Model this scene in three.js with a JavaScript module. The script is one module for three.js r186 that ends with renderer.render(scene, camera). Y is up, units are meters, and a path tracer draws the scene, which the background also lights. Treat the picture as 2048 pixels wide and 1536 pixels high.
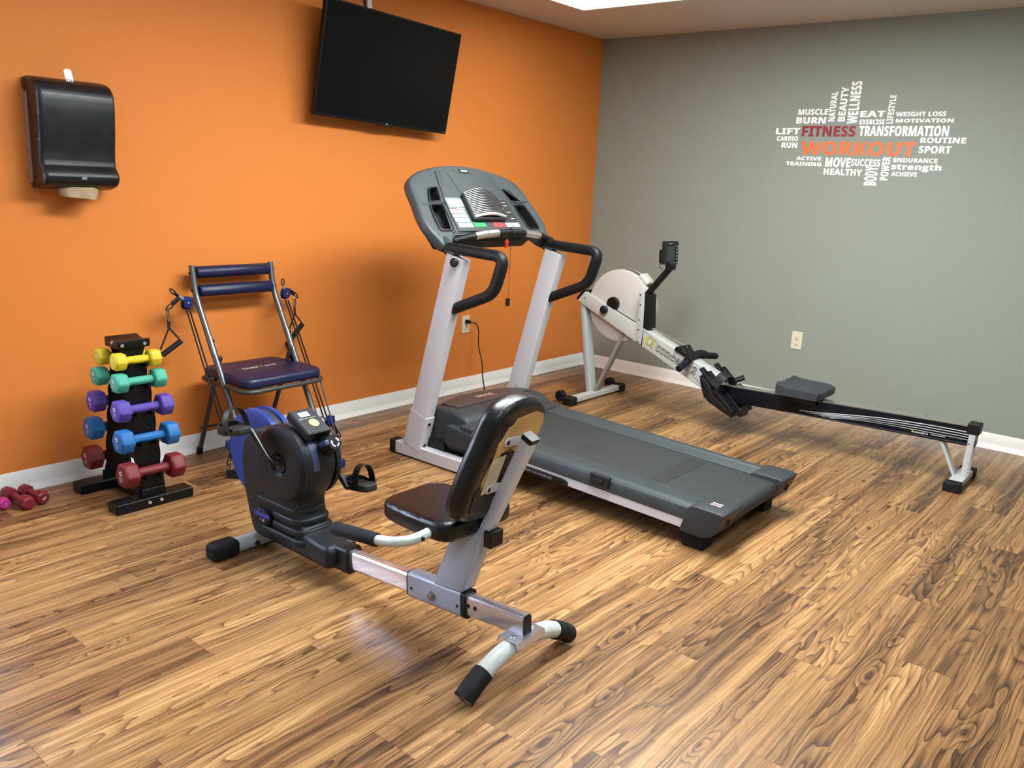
import * as THREE from 'three';
import { RoundedBoxGeometry } from 'three/addons/geometries/RoundedBoxGeometry.js';
import { mergeGeometries, toCreasedNormals } from 'three/addons/utils/BufferGeometryUtils.js';
import { RectAreaLightUniformsLib } from 'three/addons/lights/RectAreaLightUniformsLib.js';
import { FontLoader } from 'three/addons/loaders/FontLoader.js';
import { TextGeometry } from 'three/addons/geometries/TextGeometry.js';

// ---------------------------------------------------------------- camera, light, exposure
const V = (x, y, z) => new THREE.Vector3(x, y, z);
const scene = new THREE.Scene();
scene.background = new THREE.Color().setRGB(7.4, 9.2, 12.2);     // overcast daylight, seen only through the window
const FOC = 1693.82;                       // focal length in pixels of the 2048 x 1536 frame
const camera = new THREE.PerspectiveCamera(2 * Math.atan(768 / FOC) * 180 / Math.PI, 2048 / 1536, 0.05, 50);
camera.position.set(-5.507, 1.3988, 3.7675);
camera.rotation.set(-0.235373, -0.888121, 0.049218, 'YXZ');
camera.updateMatrixWorld(true);
scene.add(camera);
const renderer = new THREE.WebGLRenderer({ antialias: true });
renderer.toneMapping = THREE.LinearToneMapping;
renderer.toneMappingExposure = 1.98;
renderer.shadowMap.enabled = true;
RectAreaLightUniformsLib.init();

// flush fluorescent troffers: centre x, z, size along x, size along z, linear colour, light intensity, glow of the lens, which one
const LAMPS = [[-1.29, 1.112, 0.63, 1.232, new THREE.Color().setRGB(1.0, 1.0, 0.96), 0.9, 0.9, 'dim', 'in the corner over the rowing machine']];
for (const [x, z, c, watts, look, where] of [
  [-1.95, 2.1, [0.96, 1.0, 1.0], 14.5, 'bright', 'over the treadmill side of the room'], [-3.25, 2.1, [0.94, 1.0, 1.03], 17, 'bright', 'over the exercise bike'],
  [-2.6, 3.9, [0.94, 1.0, 1.03], 3.5, 'dim', 'behind the rear end of the treadmill'], [-4.7, 3.9, [0.85, 0.97, 1.2], 9, 'cool white', 'well behind the exercise bike']])
  LAMPS.push([x, z, 1.22, 0.61, new THREE.Color().setRGB(...c), watts, watts / 4, look, where]);
const WIN = { x0: -5.75, x1: -4.5, y0: 0.75, y1: 2.1 };     // window in the orange wall, left of the frame: its daylight cools the left side of things
const ROOM = { x0: -6.6, x1: 0, z0: 0, z1: 5.4, h: 2.44, top: 2.6 };

// ---------------------------------------------------------------- helpers
let seed = 7;
const rnd = () => { seed = (seed * 1664525 + 1013904223) % 4294967296; return seed / 4294967296; };
function hash(x, y, s) { let h = (x * 374761393 + y * 668265263 + s * 974634777) | 0; h = Math.imul(h ^ (h >>> 13), 1274126177); h ^= h >>> 16; return (h >>> 0) / 4294967296; }
function noise(x, y, s) {
  const xi = Math.floor(x), yi = Math.floor(y); let fx = x - xi, fy = y - yi;
  fx = fx * fx * (3 - 2 * fx); fy = fy * fy * (3 - 2 * fy);
  const a = hash(xi, yi, s), b = hash(xi + 1, yi, s), c = hash(xi, yi + 1, s), d = hash(xi + 1, yi + 1, s);
  return a + (b - a) * fx + (c - a) * fy + (a - b - c + d) * fx * fy;
}
const fbm = (x, y, s) => noise(x, y, s) * 0.55 + noise(x * 2.1, y * 2.1, s + 11) * 0.29 + noise(x * 4.3, y * 4.3, s + 23) * 0.16;
const lerp = (a, b, t) => a + (b - a) * t;
const clamp = (x, a = 0, b = 1) => Math.min(b, Math.max(a, x));

// pixel of the photograph -> point on the plane x = k, y = k or z = k
function ray(u, v) { return V((u - 1024) / FOC, -(v - 768) / FOC, -1).applyQuaternion(camera.quaternion); }
function onPlane(u, v, axis, k) { const d = ray(u, v), o = camera.position, t = (k - o[axis]) / d[axis]; return d.multiplyScalar(t).add(o); }
const hx = (u, v, k) => onPlane(u, v, 'x', k), hy = (u, v, k) => onPlane(u, v, 'y', k), hz = (u, v, k) => onPlane(u, v, 'z', k);
const crop = (ox, oy, s) => (a, b) => [ox + a / s, oy + b / s];

const bases = new Map(), taken = new Map();
function numbered(name) { const n = taken.get(name) || 0; taken.set(name, n + 1); return n ? `${name}_${String(n).padStart(3, '0')}` : name; }
function thing(name, label, category, base, group) {
  const g = new THREE.Group(); g.name = numbered(name); g.position.copy(base); scene.add(g);
  g.userData = { label, category }; if (group) g.userData.group = group;
  bases.set(g, base.clone()); return g;
}
function metreUV(g) {
  g = g.index ? g.toNonIndexed() : g;
  const p = g.attributes.position, n = p.count, uv = new Float32Array(n * 2), a = V(), b = V(), c = V();
  for (let i = 0; i < n; i += 3) {
    a.fromBufferAttribute(p, i); b.fromBufferAttribute(p, i + 1); c.fromBufferAttribute(p, i + 2);
    const nn = b.clone().sub(a).cross(c.clone().sub(a)), ax = Math.abs(nn.x), ay = Math.abs(nn.y), az = Math.abs(nn.z);
    [a, b, c].forEach((q, k) => {
      const [u, v] = ay >= ax && ay >= az ? [q.x, q.z] : ax >= az ? [q.z, q.y] : [q.x, q.y];
      uv[(i + k) * 2] = u; uv[(i + k) * 2 + 1] = v;
    });
  }
  g.setAttribute('uv', new THREE.BufferAttribute(uv, 2)); return g;
}
function part(parent, name, geo, mat, opt = {}) {
  if (Array.isArray(geo)) geo = mergeGeometries(geo.map(g => { g = g.index ? g.toNonIndexed() : g; for (const k of Object.keys(g.attributes)) if (!['position', 'normal', 'uv'].includes(k)) g.deleteAttribute(k); return g; }));
  if (!opt.uv) geo = metreUV(geo);
  const base = bases.get(parent) || V(0, 0, 0);
  geo.translate(-base.x, -base.y, -base.z);
  const m = new THREE.Mesh(geo, mat); m.name = name; m.castShadow = m.receiveShadow = true;
  parent.add(m); bases.set(m, base);
  if (opt.label) m.userData.label = opt.label;
  return m;
}
function structure(name, geo, mat) {
  const m = part(scene, name, geo, mat); m.userData.kind = 'structure'; return m;
}
// --- geometry makers, all in room coordinates
function box(x0, x1, y0, y1, z0, z1, r = 0) {
  const w = x1 - x0, h = y1 - y0, d = z1 - z0;
  const g = r ? new RoundedBoxGeometry(w, h, d, 3, Math.min(r, w / 2.01, h / 2.01, d / 2.01)) : new THREE.BoxGeometry(w, h, d);
  return g.translate((x0 + x1) / 2, (y0 + y1) / 2, (z0 + z1) / 2);
}
const circ = (r, n = 12) => Array.from({ length: n }, (_, i) => [r * Math.cos(i / n * 2 * Math.PI), r * Math.sin(i / n * 2 * Math.PI)]);
const oval = (a, b, n = 16) => circ(1, n).map(([x, y]) => [x * a, y * b]);
function rrect(w, h, r, n = 4) {
  const o = [];
  for (const [sx, sy, a0] of [[1, -1, -90], [1, 1, 0], [-1, 1, 90], [-1, -1, 180]])
    for (let i = 0; i <= n; i++) { const a = (a0 + 90 * i / n) * Math.PI / 180; o.push([sx * (w / 2 - r) + r * Math.cos(a), sy * (h / 2 - r) + r * Math.sin(a)]); }
  return o;
}
// sweep a closed profile [across, up] along points
function sweep(path, prof, up = V(0, 1, 0), opt = {}) {
  const n = path.length, m = prof.length, pos = [], idx = [], loop = opt.loop;
  for (let i = 0; i < n; i++) {
    const a = loop ? path[(i + n - 1) % n] : path[Math.max(0, i - 1)], b = loop ? path[(i + 1) % n] : path[Math.min(n - 1, i + 1)];
    const t = b.clone().sub(a).normalize();
    let nn = up.clone().addScaledVector(t, -up.dot(t)); if (nn.length() < 1e-3) nn = V(0, 0, 1).addScaledVector(t, -t.z); nn.normalize();
    const bb = t.clone().cross(nn), s = opt.scale ? opt.scale(i / (n - 1)) : 1;
    for (const [x, y] of prof) { const q = path[i].clone().addScaledVector(bb, x * s).addScaledVector(nn, y * s); pos.push(q.x, q.y, q.z); }
  }
  const rows = loop ? n : n - 1;
  for (let i = 0; i < rows; i++) for (let j = 0; j < m; j++) {
    const a = i * m + j, b = i * m + (j + 1) % m, i2 = (i + 1) % n, c = i2 * m + j, d = i2 * m + (j + 1) % m;
    idx.push(a, b, c, b, d, c);
  }
  if (!loop && !opt.open) for (const [i, f] of [[0, 0], [n - 1, 1]]) {
    const c0 = pos.length / 3; pos.push(path[i].x, path[i].y, path[i].z);
    for (let j = 0; j < m; j++) { const a = i * m + j, b = i * m + (j + 1) % m; f ? idx.push(c0, a, b) : idx.push(c0, b, a); }
  }
  const g = new THREE.BufferGeometry();
  g.setAttribute('position', new THREE.Float32BufferAttribute(pos, 3)); g.setIndex(idx);
  return toCreasedNormals(g, opt.crease ?? 0.7);
}
function roundPath(pts, r = 0.03, n = 5) {
  const o = [pts[0]];
  for (let i = 1; i < pts.length - 1; i++) {
    const p = pts[i], a = pts[i - 1].clone().sub(p), b = pts[i + 1].clone().sub(p), rr = Math.min(r, a.length() / 2.01, b.length() / 2.01);
    const s = p.clone().addScaledVector(a.normalize(), rr), e = p.clone().addScaledVector(b.normalize(), rr);
    for (let k = 0; k <= n; k++) { const t = k / n; o.push(s.clone().multiplyScalar((1 - t) ** 2).addScaledVector(p, 2 * t * (1 - t)).addScaledVector(e, t * t)); }
  }
  o.push(pts.at(-1)); return o;
}
const spline = (pts, n = 24, closed = false) => new THREE.CatmullRomCurve3(pts, closed, 'centripetal').getPoints(n);
const tube = (pts, r, n = 10) => sweep(pts, circ(r, n));
const bar = (a, b, w, h, r = 0.003, up = V(0, 1, 0)) => sweep([a, b], rrect(w, h, r, 3), up);
function shapeOf(pts, r = 0) {
  const s = new THREE.Shape();
  if (!r) { pts.forEach(([x, y], i) => i ? s.lineTo(x, y) : s.moveTo(x, y)); s.closePath(); return s; }
  const n = pts.length, R = i => Array.isArray(r) ? r[i] : r;
  for (let i = 0; i < n; i++) {
    const p = pts[i], a = pts[(i + n - 1) % n], b = pts[(i + 1) % n], la = Math.hypot(a[0] - p[0], a[1] - p[1]), lb = Math.hypot(b[0] - p[0], b[1] - p[1]), rr = Math.min(R(i), la / 2.01, lb / 2.01);
    const s0 = [p[0] + (a[0] - p[0]) / la * rr, p[1] + (a[1] - p[1]) / la * rr], e0 = [p[0] + (b[0] - p[0]) / lb * rr, p[1] + (b[1] - p[1]) / lb * rr];
    i ? s.lineTo(...s0) : s.moveTo(...s0); s.quadraticCurveTo(p[0], p[1], e0[0], e0[1]);
  }
  s.closePath(); return s;
}
function splineShape(pts, n = 60) { return shapeOf(spline(pts.map(([x, y]) => V(x, y, 0)), n, true).slice(0, -1).map(p => [p.x, p.y])); }
function extrude(shape, depth, bevel = 0, seg = 3) {   // bevel stays inside the outline; front at z = depth, back at z = 0
  const g = new THREE.ExtrudeGeometry(shape, bevel ? { depth: depth - 2 * bevel, bevelEnabled: true, bevelThickness: bevel, bevelSize: bevel, bevelOffset: -bevel, bevelSegments: seg, curveSegments: 10 } : { depth, bevelEnabled: false, curveSegments: 10 });
  if (bevel) g.translate(0, 0, bevel);
  g.deleteAttribute('uv'); return toCreasedNormals(g, 0.55);
}
const exX = (shape, x0, x1, bevel = 0, seg = 3) => extrude(shape, x1 - x0, bevel, seg).rotateY(-Math.PI / 2).translate(x1, 0, 0);   // shape in (z, y)
const exZ = (shape, z0, z1, bevel = 0, seg = 3) => extrude(shape, z1 - z0, bevel, seg).translate(0, 0, z0);                          // shape in (x, y)
const exY = (shape, y0, y1, bevel = 0, seg = 3) => extrude(shape, y1 - y0, bevel, seg).rotateX(Math.PI / 2).translate(0, y1, 0);       // shape in (x, z)
function frameMatrix(o, right, up) { const r = right.clone().normalize(), n = r.clone().cross(up).normalize(), u = n.clone().cross(r); return new THREE.Matrix4().makeBasis(r, u, n).setPosition(o); }
function lathe(prof, at, axis, n = 28, crease = 0.6) {   // prof [radius, along axis]
  const g = toCreasedNormals(new THREE.LatheGeometry(prof.map(([r, h]) => new THREE.Vector2(Math.max(r, 1e-5), h)), n).deleteAttribute('uv'), crease);
  return g.applyQuaternion(new THREE.Quaternion().setFromUnitVectors(V(0, 1, 0), axis.clone().normalize())).translate(at.x, at.y, at.z);
}
const disc = (at, axis, r, h, bev = 0.001, n = 20) => lathe([[0, 0], [r - bev, 0], [r, bev], [r, h - bev], [r - bev, h], [0, h]], at, axis, n);
const bolt = (at, axis, r = 0.008, h = 0.005) => lathe([[0, -0.002], [r, -0.002], [r, h * 0.3], [r * 0.8, h * 0.75], [r * 0.4, h], [0, h]], at, axis, 12);

// --- materials
function noiseTexture(size, f, srgb = false) {
  const d = new Uint8Array(size * size * 4);
  for (let y = 0; y < size; y++) for (let x = 0; x < size; x++) { const c = f(x, y), i = (y * size + x) * 4; d[i] = c[0]; d[i + 1] = c[1]; d[i + 2] = c[2]; d[i + 3] = 255; }
  const t = new THREE.DataTexture(d, size, size); t.wrapS = t.wrapT = THREE.RepeatWrapping; t.magFilter = THREE.LinearFilter; t.minFilter = THREE.LinearMipmapLinearFilter; t.generateMipmaps = true;
  if (srgb) t.colorSpace = THREE.SRGBColorSpace; t.needsUpdate = true; return t;
}
const grey = v => { const k = clamp(v) * 255; return [k, k, k]; };
// noise that repeats: blends across the border
function tiled(f, x, y, n) { const u = x / n, v = y / n; return f(x, y) * (1 - u) * (1 - v) + f(x - n, y) * u * (1 - v) + f(x, y - n) * (1 - u) * v + f(x - n, y - n) * u * v; }
const stipple = noiseTexture(256, (x, y) => grey(tiled((a, b) => noise(a / 3.2, b / 3.2, 3) * 0.7 + noise(a / 9, b / 9, 4) * 0.3, x, y, 256)));
const scuff = noiseTexture(512, (x, y) => grey(0.72 + 0.5 * (tiled((a, b) => fbm(a / 60, b / 60, 9), x, y, 512) - 0.5) + 0.12 * (hash(x, y, 5) - 0.5)));
const rep = (t, k) => { const c = t.clone(); c.repeat.set(k, k); c.needsUpdate = true; return c; };
const stippleFine = rep(stipple, 8), stippleWall = rep(stipple, 3), scuffMid = rep(scuff, 2.2), stippleLeather = rep(stipple, 5);
function mat(color, roughness, o = {}) {
  const { grain, worn, ...rest } = o;
  const m = new THREE.MeshPhysicalMaterial({ color, roughness, ...rest });
  if (grain) { m.bumpMap = o.bump || stippleFine; m.bumpScale = grain; }
  if (worn !== false) m.roughnessMap = scuffMid, m.roughness = Math.min(1, roughness * 1.35);
  return m;
}
const M = {
  whitePaint: mat(0xbab8ba, 0.42), silverPaint: mat(0xb2b4b0, 0.4), greyPaint: mat(0x989ea8, 0.38, { metalness: 0.15 }), palePaint: mat(0xb6bcb4, 0.38),
  blackPlastic: mat(0x0b0c0d, 0.5, { grain: 0.0004, specularIntensity: 0.7 }), darkPlastic: mat(0x1b1e21, 0.5, { grain: 0.0004, specularIntensity: 0.7 }), charcoal: mat(0x2c3033, 0.52, { grain: 0.0004, specularIntensity: 0.7 }), consoleGrey: mat(0x3d4547, 0.45, { grain: 0.0003, specularIntensity: 0.8 }),
  rubber: mat(0x0e0e0f, 0.75, { grain: 0.0005, specularIntensity: 0.6 }), foam: mat(0x12151d, 0.85, { grain: 0.0006, specularIntensity: 0.5 }),
  vinyl: mat(0x07070a, 0.34, { grain: 0.0004, specularIntensity: 0.85 }),
  chrome: mat(0xdedee8, 0.15, { metalness: 0.88, worn: false }), steel: mat(0x9a9ca0, 0.32, { metalness: 0.95 }), boltDark: mat(0x1b1b1c, 0.4, { metalness: 0.6 }),
  tubeGrey: mat(0x6a6d70, 0.36, { metalness: 0.7, worn: false }), tubeDark: mat(0x4a4a49, 0.42, { metalness: 0.5 }),
  navy: mat(0x10173c, 0.46, { grain: 0.0004 }), bluePlastic: mat(0x132462, 0.35), cord: mat(0x0e0e0f, 0.7),
  black: mat(0x050506, 0.7, { worn: false }),
};
function canvasTexture(w, h, draw) {
  const c = document.createElement('canvas'); c.width = w; c.height = h; const x = c.getContext('2d'); draw(x, w, h);
  const t = new THREE.CanvasTexture(c); t.colorSpace = THREE.SRGBColorSpace; t.anisotropy = 4; return t;
}
// a flat print: quad with centre o, width w along right, height h along up
function print(parent, name, o, right, up, w, h, tex, opt = {}) {
  const g = new THREE.PlaneGeometry(w, h).applyMatrix4(frameMatrix(o, right, up));
  return part(parent, name, g, new THREE.MeshStandardMaterial({ map: tex, transparent: !opt.opaque, roughness: opt.rough ?? 0.5, side: THREE.FrontSide }), { uv: true, label: opt.label });
}

// ---------------------------------------------------------------- the room
function woodTexture() {
  const W = 2048, H = 2048, rows = 13, d = new Uint8Array(W * H * 4);
  const ramp = [[0, 50, 34, 22], [0.25, 82, 57, 36], [0.5, 126, 91, 56], [0.72, 157, 118, 74], [1, 194, 154, 104]];
  const knots = [];
  for (let s = 0; s < rows; s++) { const k = []; const n = [1, 0, 2, 1, 0, 1, 2, 0, 1, 1, 0, 2, 1][s]; for (let i = 0; i < n; i++) k.push([0.15 + 0.92 * rnd(), 0.03 + 0.09 * rnd(), 0.6 + 0.8 * rnd()]); knots.push(k); }
  const tone = Array.from({ length: rows }, () => 0.15 * (rnd() - 0.5));
  for (let y = 0; y < H; y++) {
    const s = Math.min(rows - 1, Math.floor(y / (H / rows))), v = (y / (H / rows) - s) * 0.152;
    for (let x = 0; x < W; x++) {
      const u = x / W * 1.22;
      const bend = 0.03 * (noise(u * 1.7, 0.3, 40 + s) - 0.5) + 0.014 * (fbm(u * 5, v * 9, 60 + s) - 0.5), vv = v + bend;
      // growth rings: contour lines of a stretched field, nested round the knots
      let field = 10 * fbm(u * 1.4, vv * 9, 300 + s) + 18 * vv + 0.7 * noise(u * 11, vv * 70, 320 + s), kd = 0;
      for (const [ku, kv, ks] of knots[s]) {
        const du = (u - ku) / 0.09, dv = (v - kv) / 0.03, q = du * du + dv * dv;
        field += ks * 2.8 * Math.exp(-q * 1.3); kd += Math.exp(-q * 30) * 0.4;
      }
      const figure = clamp(noise(u * 1.5, vv * 9, 340 + s) * 2.6 - 0.75), saw = (field % 1 + 1) % 1, ring = Math.pow(saw, 5) * (1 - Math.pow(saw, 40));
      const wide = noise(u * 1.1, vv * 36, 80 + s), mid = noise(u * 2.0, vv * 130, 100 + s), fine = noise(u * 5, vv * 420, 120 + s), pore = noise(u * 14, vv * 850, 140 + s);
      const patch = clamp((noise(u * 1.5, vv * 15, 200 + s) - 0.58) * 3.2);
      let t = 0.60 + tone[s] + 0.26 * (wide - 0.5) + 0.28 * (mid - 0.5) + 0.30 * (fine - 0.5) + 0.18 * (pore - 0.5);
      t += (0.07 - 0.14 * saw - 0.32 * ring) * (0.25 + 0.9 * figure) - 0.20 * patch;
      t = clamp(t - kd, 0, 0.999);
      let j = 0; while (t > ramp[j + 1][0]) j++;
      const a = ramp[j], b = ramp[j + 1], k = (t - a[0]) / (b[0] - a[0]), i = (y * W + x) * 4;
      d[i] = lerp(a[1], b[1], k); d[i + 1] = lerp(a[2], b[2], k); d[i + 2] = lerp(a[3], b[3], k); d[i + 3] = 255;
    }
  }
  const t = new THREE.DataTexture(d, W, H); t.colorSpace = THREE.SRGBColorSpace; t.magFilter = THREE.LinearFilter; t.minFilter = THREE.LinearMipmapLinearFilter; t.generateMipmaps = true; t.anisotropy = 8; t.needsUpdate = true;
  return t;
}
const wood = new THREE.MeshPhysicalMaterial({ map: woodTexture(), roughness: 0.42, roughnessMap: scuffMid, specularIntensity: 0.75 });
wood.roughness = 0.48;
wood.name = 'wood_print';
const wallPaint = c => new THREE.MeshPhysicalMaterial({ color: c, roughness: 0.62, bumpMap: stippleWall, bumpScale: 0.0005, specularIntensity: 0.5 });
const orange = wallPaint(0xd88039), greyWall = wallPaint(0x8f968c), ceilingPaint = wallPaint(0xd6d0c8), trimPaint = mat(0xe6e5df, 0.35);

const floor = structure('floor', box(ROOM.x0 - 0.12, ROOM.x1 + 0.12, -0.12, -0.004, ROOM.z0 - 0.12, ROOM.z1 + 0.12), mat(0x2a1d13, 0.8));
{
  const pw = 0.152, pl = 1.22, gap = 0.0007, first = 0.8 - 6 * pw;
  for (let r = 0, z = first; z < ROOM.z1; r++, z += pw) {
    const shift = [0.31, 0.78, 0.12, 0.55, 0.93, 0.40, 0.68, 0.05, 0.86][r % 9] * pl;
    for (let x = ROOM.x0 - shift; x < ROOM.x1; x += pl) {
      const a = Math.max(x, ROOM.x0), b = Math.min(x + pl, ROOM.x1), c = Math.max(z, ROOM.z0), e = Math.min(z + pw, ROOM.z1);
      if (b - a < 0.02 || e - c < 0.01) continue;
      const g = new THREE.BoxGeometry(b - a - gap, 0.004, e - c - gap); g.translate((a + b) / 2, -0.002, (c + e) / 2);
      const row = Math.floor(rnd() * 13), fu = rnd() < 0.5, fv = rnd() < 0.5, p = g.attributes.position, uv = g.attributes.uv;
      for (let i = 0; i < p.count; i++) {
        let u = (p.getX(i) - x) / pl, v = (p.getZ(i) - z) / pw; if (fu) u = 1 - u; if (fv) v = 1 - v;
        uv.setXY(i, clamp(u, 0.001, 0.999), (row + clamp(v, 0.015, 0.985)) / 13);
      }
      part(floor, 'plank', g, wood, { uv: true });
    }
  }
}
const T = 0.12;
{
  const s = shapeOf([[ROOM.x0 - T, -0.12], [ROOM.x1 + T, -0.12], [ROOM.x1 + T, ROOM.top], [ROOM.x0 - T, ROOM.top]]);
  s.holes.push(shapeOf([[WIN.x0, WIN.y0], [WIN.x0, WIN.y1], [WIN.x1, WIN.y1], [WIN.x1, WIN.y0]]));
  structure('wall_back', exZ(s, -T, 0), orange);
  const f = shapeOf([[WIN.x0, WIN.y0], [WIN.x1, WIN.y0], [WIN.x1, WIN.y1], [WIN.x0, WIN.y1]]), k = 0.05;
  f.holes.push(shapeOf([[WIN.x0 + k, WIN.y0 + k], [WIN.x0 + k, WIN.y1 - k], [WIN.x1 - k, WIN.y1 - k], [WIN.x1 - k, WIN.y0 + k]]));
  const w = structure('window_1', exZ(f, -0.09, -0.03, 0.004), trimPaint), ym = (WIN.y0 + WIN.y1) / 2;
  part(w, 'rail', box(WIN.x0 + k, WIN.x1 - k, ym - 0.02, ym + 0.02, -0.085, -0.035), trimPaint);
  for (const [a, b] of [[WIN.y0 + k, ym - 0.02], [ym + 0.02, WIN.y1 - k]]) part(w, 'pane', box(WIN.x0 + k, WIN.x1 - k, a, b, -0.062, -0.058), new THREE.MeshPhysicalMaterial({ color: 0xffffff, transmission: 1, roughness: 0, thickness: 0, ior: 1.5 }));
  part(w, 'sill', box(WIN.x0 - 0.04, WIN.x1 + 0.04, WIN.y0 - 0.03, WIN.y0, -0.03, 0.03, 0.004), trimPaint);
}
structure('wall_right', box(0, T, -0.12, ROOM.top, 0, ROOM.z1), greyWall);
structure('wall_left', box(ROOM.x0 - T, ROOM.x0, -0.12, ROOM.top, 0, ROOM.z1), greyWall);
structure('wall_front', box(ROOM.x0 - T, ROOM.x1 + T, -0.12, ROOM.top, ROOM.z1, ROOM.z1 + T), greyWall);
structure('ceiling', box(ROOM.x0, 0, ROOM.h, ROOM.top, 0, ROOM.z1), ceilingPaint);
// baseboards: flat board, eased top, flared shoe
const skirt = [[0, 0], [0.021, 0], [0.021, 0.004], [0.0105, 0.028], [0.009, 0.034], [0.009, 0.07], [0.0075, 0.075], [0.001, 0.094], [0, 0.094]];
function baseboard(name, a, b, up) {
  const n = V(0, 1, 0), dir = b.clone().sub(a).normalize(), out = dir.clone().cross(n);
  const s = out.dot(up) > 0 ? 1 : -1;
  const g = sweep([a, b], s > 0 ? skirt : skirt.map(([x, y]) => [-x, y]).reverse(), n, { crease: 0.35 });
  return structure(name, g, trimPaint);
}
baseboard('baseboard_back', V(ROOM.x0, 0, 0), V(0, 0, 0), V(0, 0, 1));
baseboard('baseboard_right', V(0, 0, 0.017), V(0, 0, ROOM.z1), V(-1, 0, 0));
baseboard('baseboard_left', V(ROOM.x0, 0, 0.017), V(ROOM.x0, 0, ROOM.z1), V(1, 0, 0));
baseboard('baseboard_front', V(ROOM.x0 + 0.017, 0, ROOM.z1), V(-0.017, 0, ROOM.z1), V(0, 0, -1));

// fluorescent troffers flush in the ceiling: white rim, prismatic lens, lamp behind it
LAMPS.forEach(([x, z, w, d, color, power, glow, look, where]) => {
  const y = ROOM.h, t = thing('ceiling_light', `${look} white fluorescent ceiling panel ${where}`, 'light', V(x, y, z), 'ceiling panels');
  const rim = shapeOf([[x - w / 2, z - d / 2], [x + w / 2, z - d / 2], [x + w / 2, z + d / 2], [x - w / 2, z + d / 2]]), k = 0.012;
  rim.holes.push(shapeOf([[x - w / 2 + k, z - d / 2 + k], [x - w / 2 + k, z + d / 2 - k], [x + w / 2 - k, z + d / 2 - k], [x + w / 2 - k, z - d / 2 + k]]));
  part(t, 'rim', exY(rim, y - 0.012, y), trimPaint);
  part(t, 'lens', box(x - w / 2 + k, x + w / 2 - k, y - 0.008, y, z - d / 2 + k, z + d / 2 - k), new THREE.MeshStandardMaterial({ color: 0xffffff, emissive: color, emissiveIntensity: glow, roughness: 0.4 }));
  const l = new THREE.RectAreaLight(color, power, w - 0.04, d - 0.04); l.position.set(x, y - 0.014, z); l.lookAt(x, 0, z); l.castShadow = true; scene.add(l);
});

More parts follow.
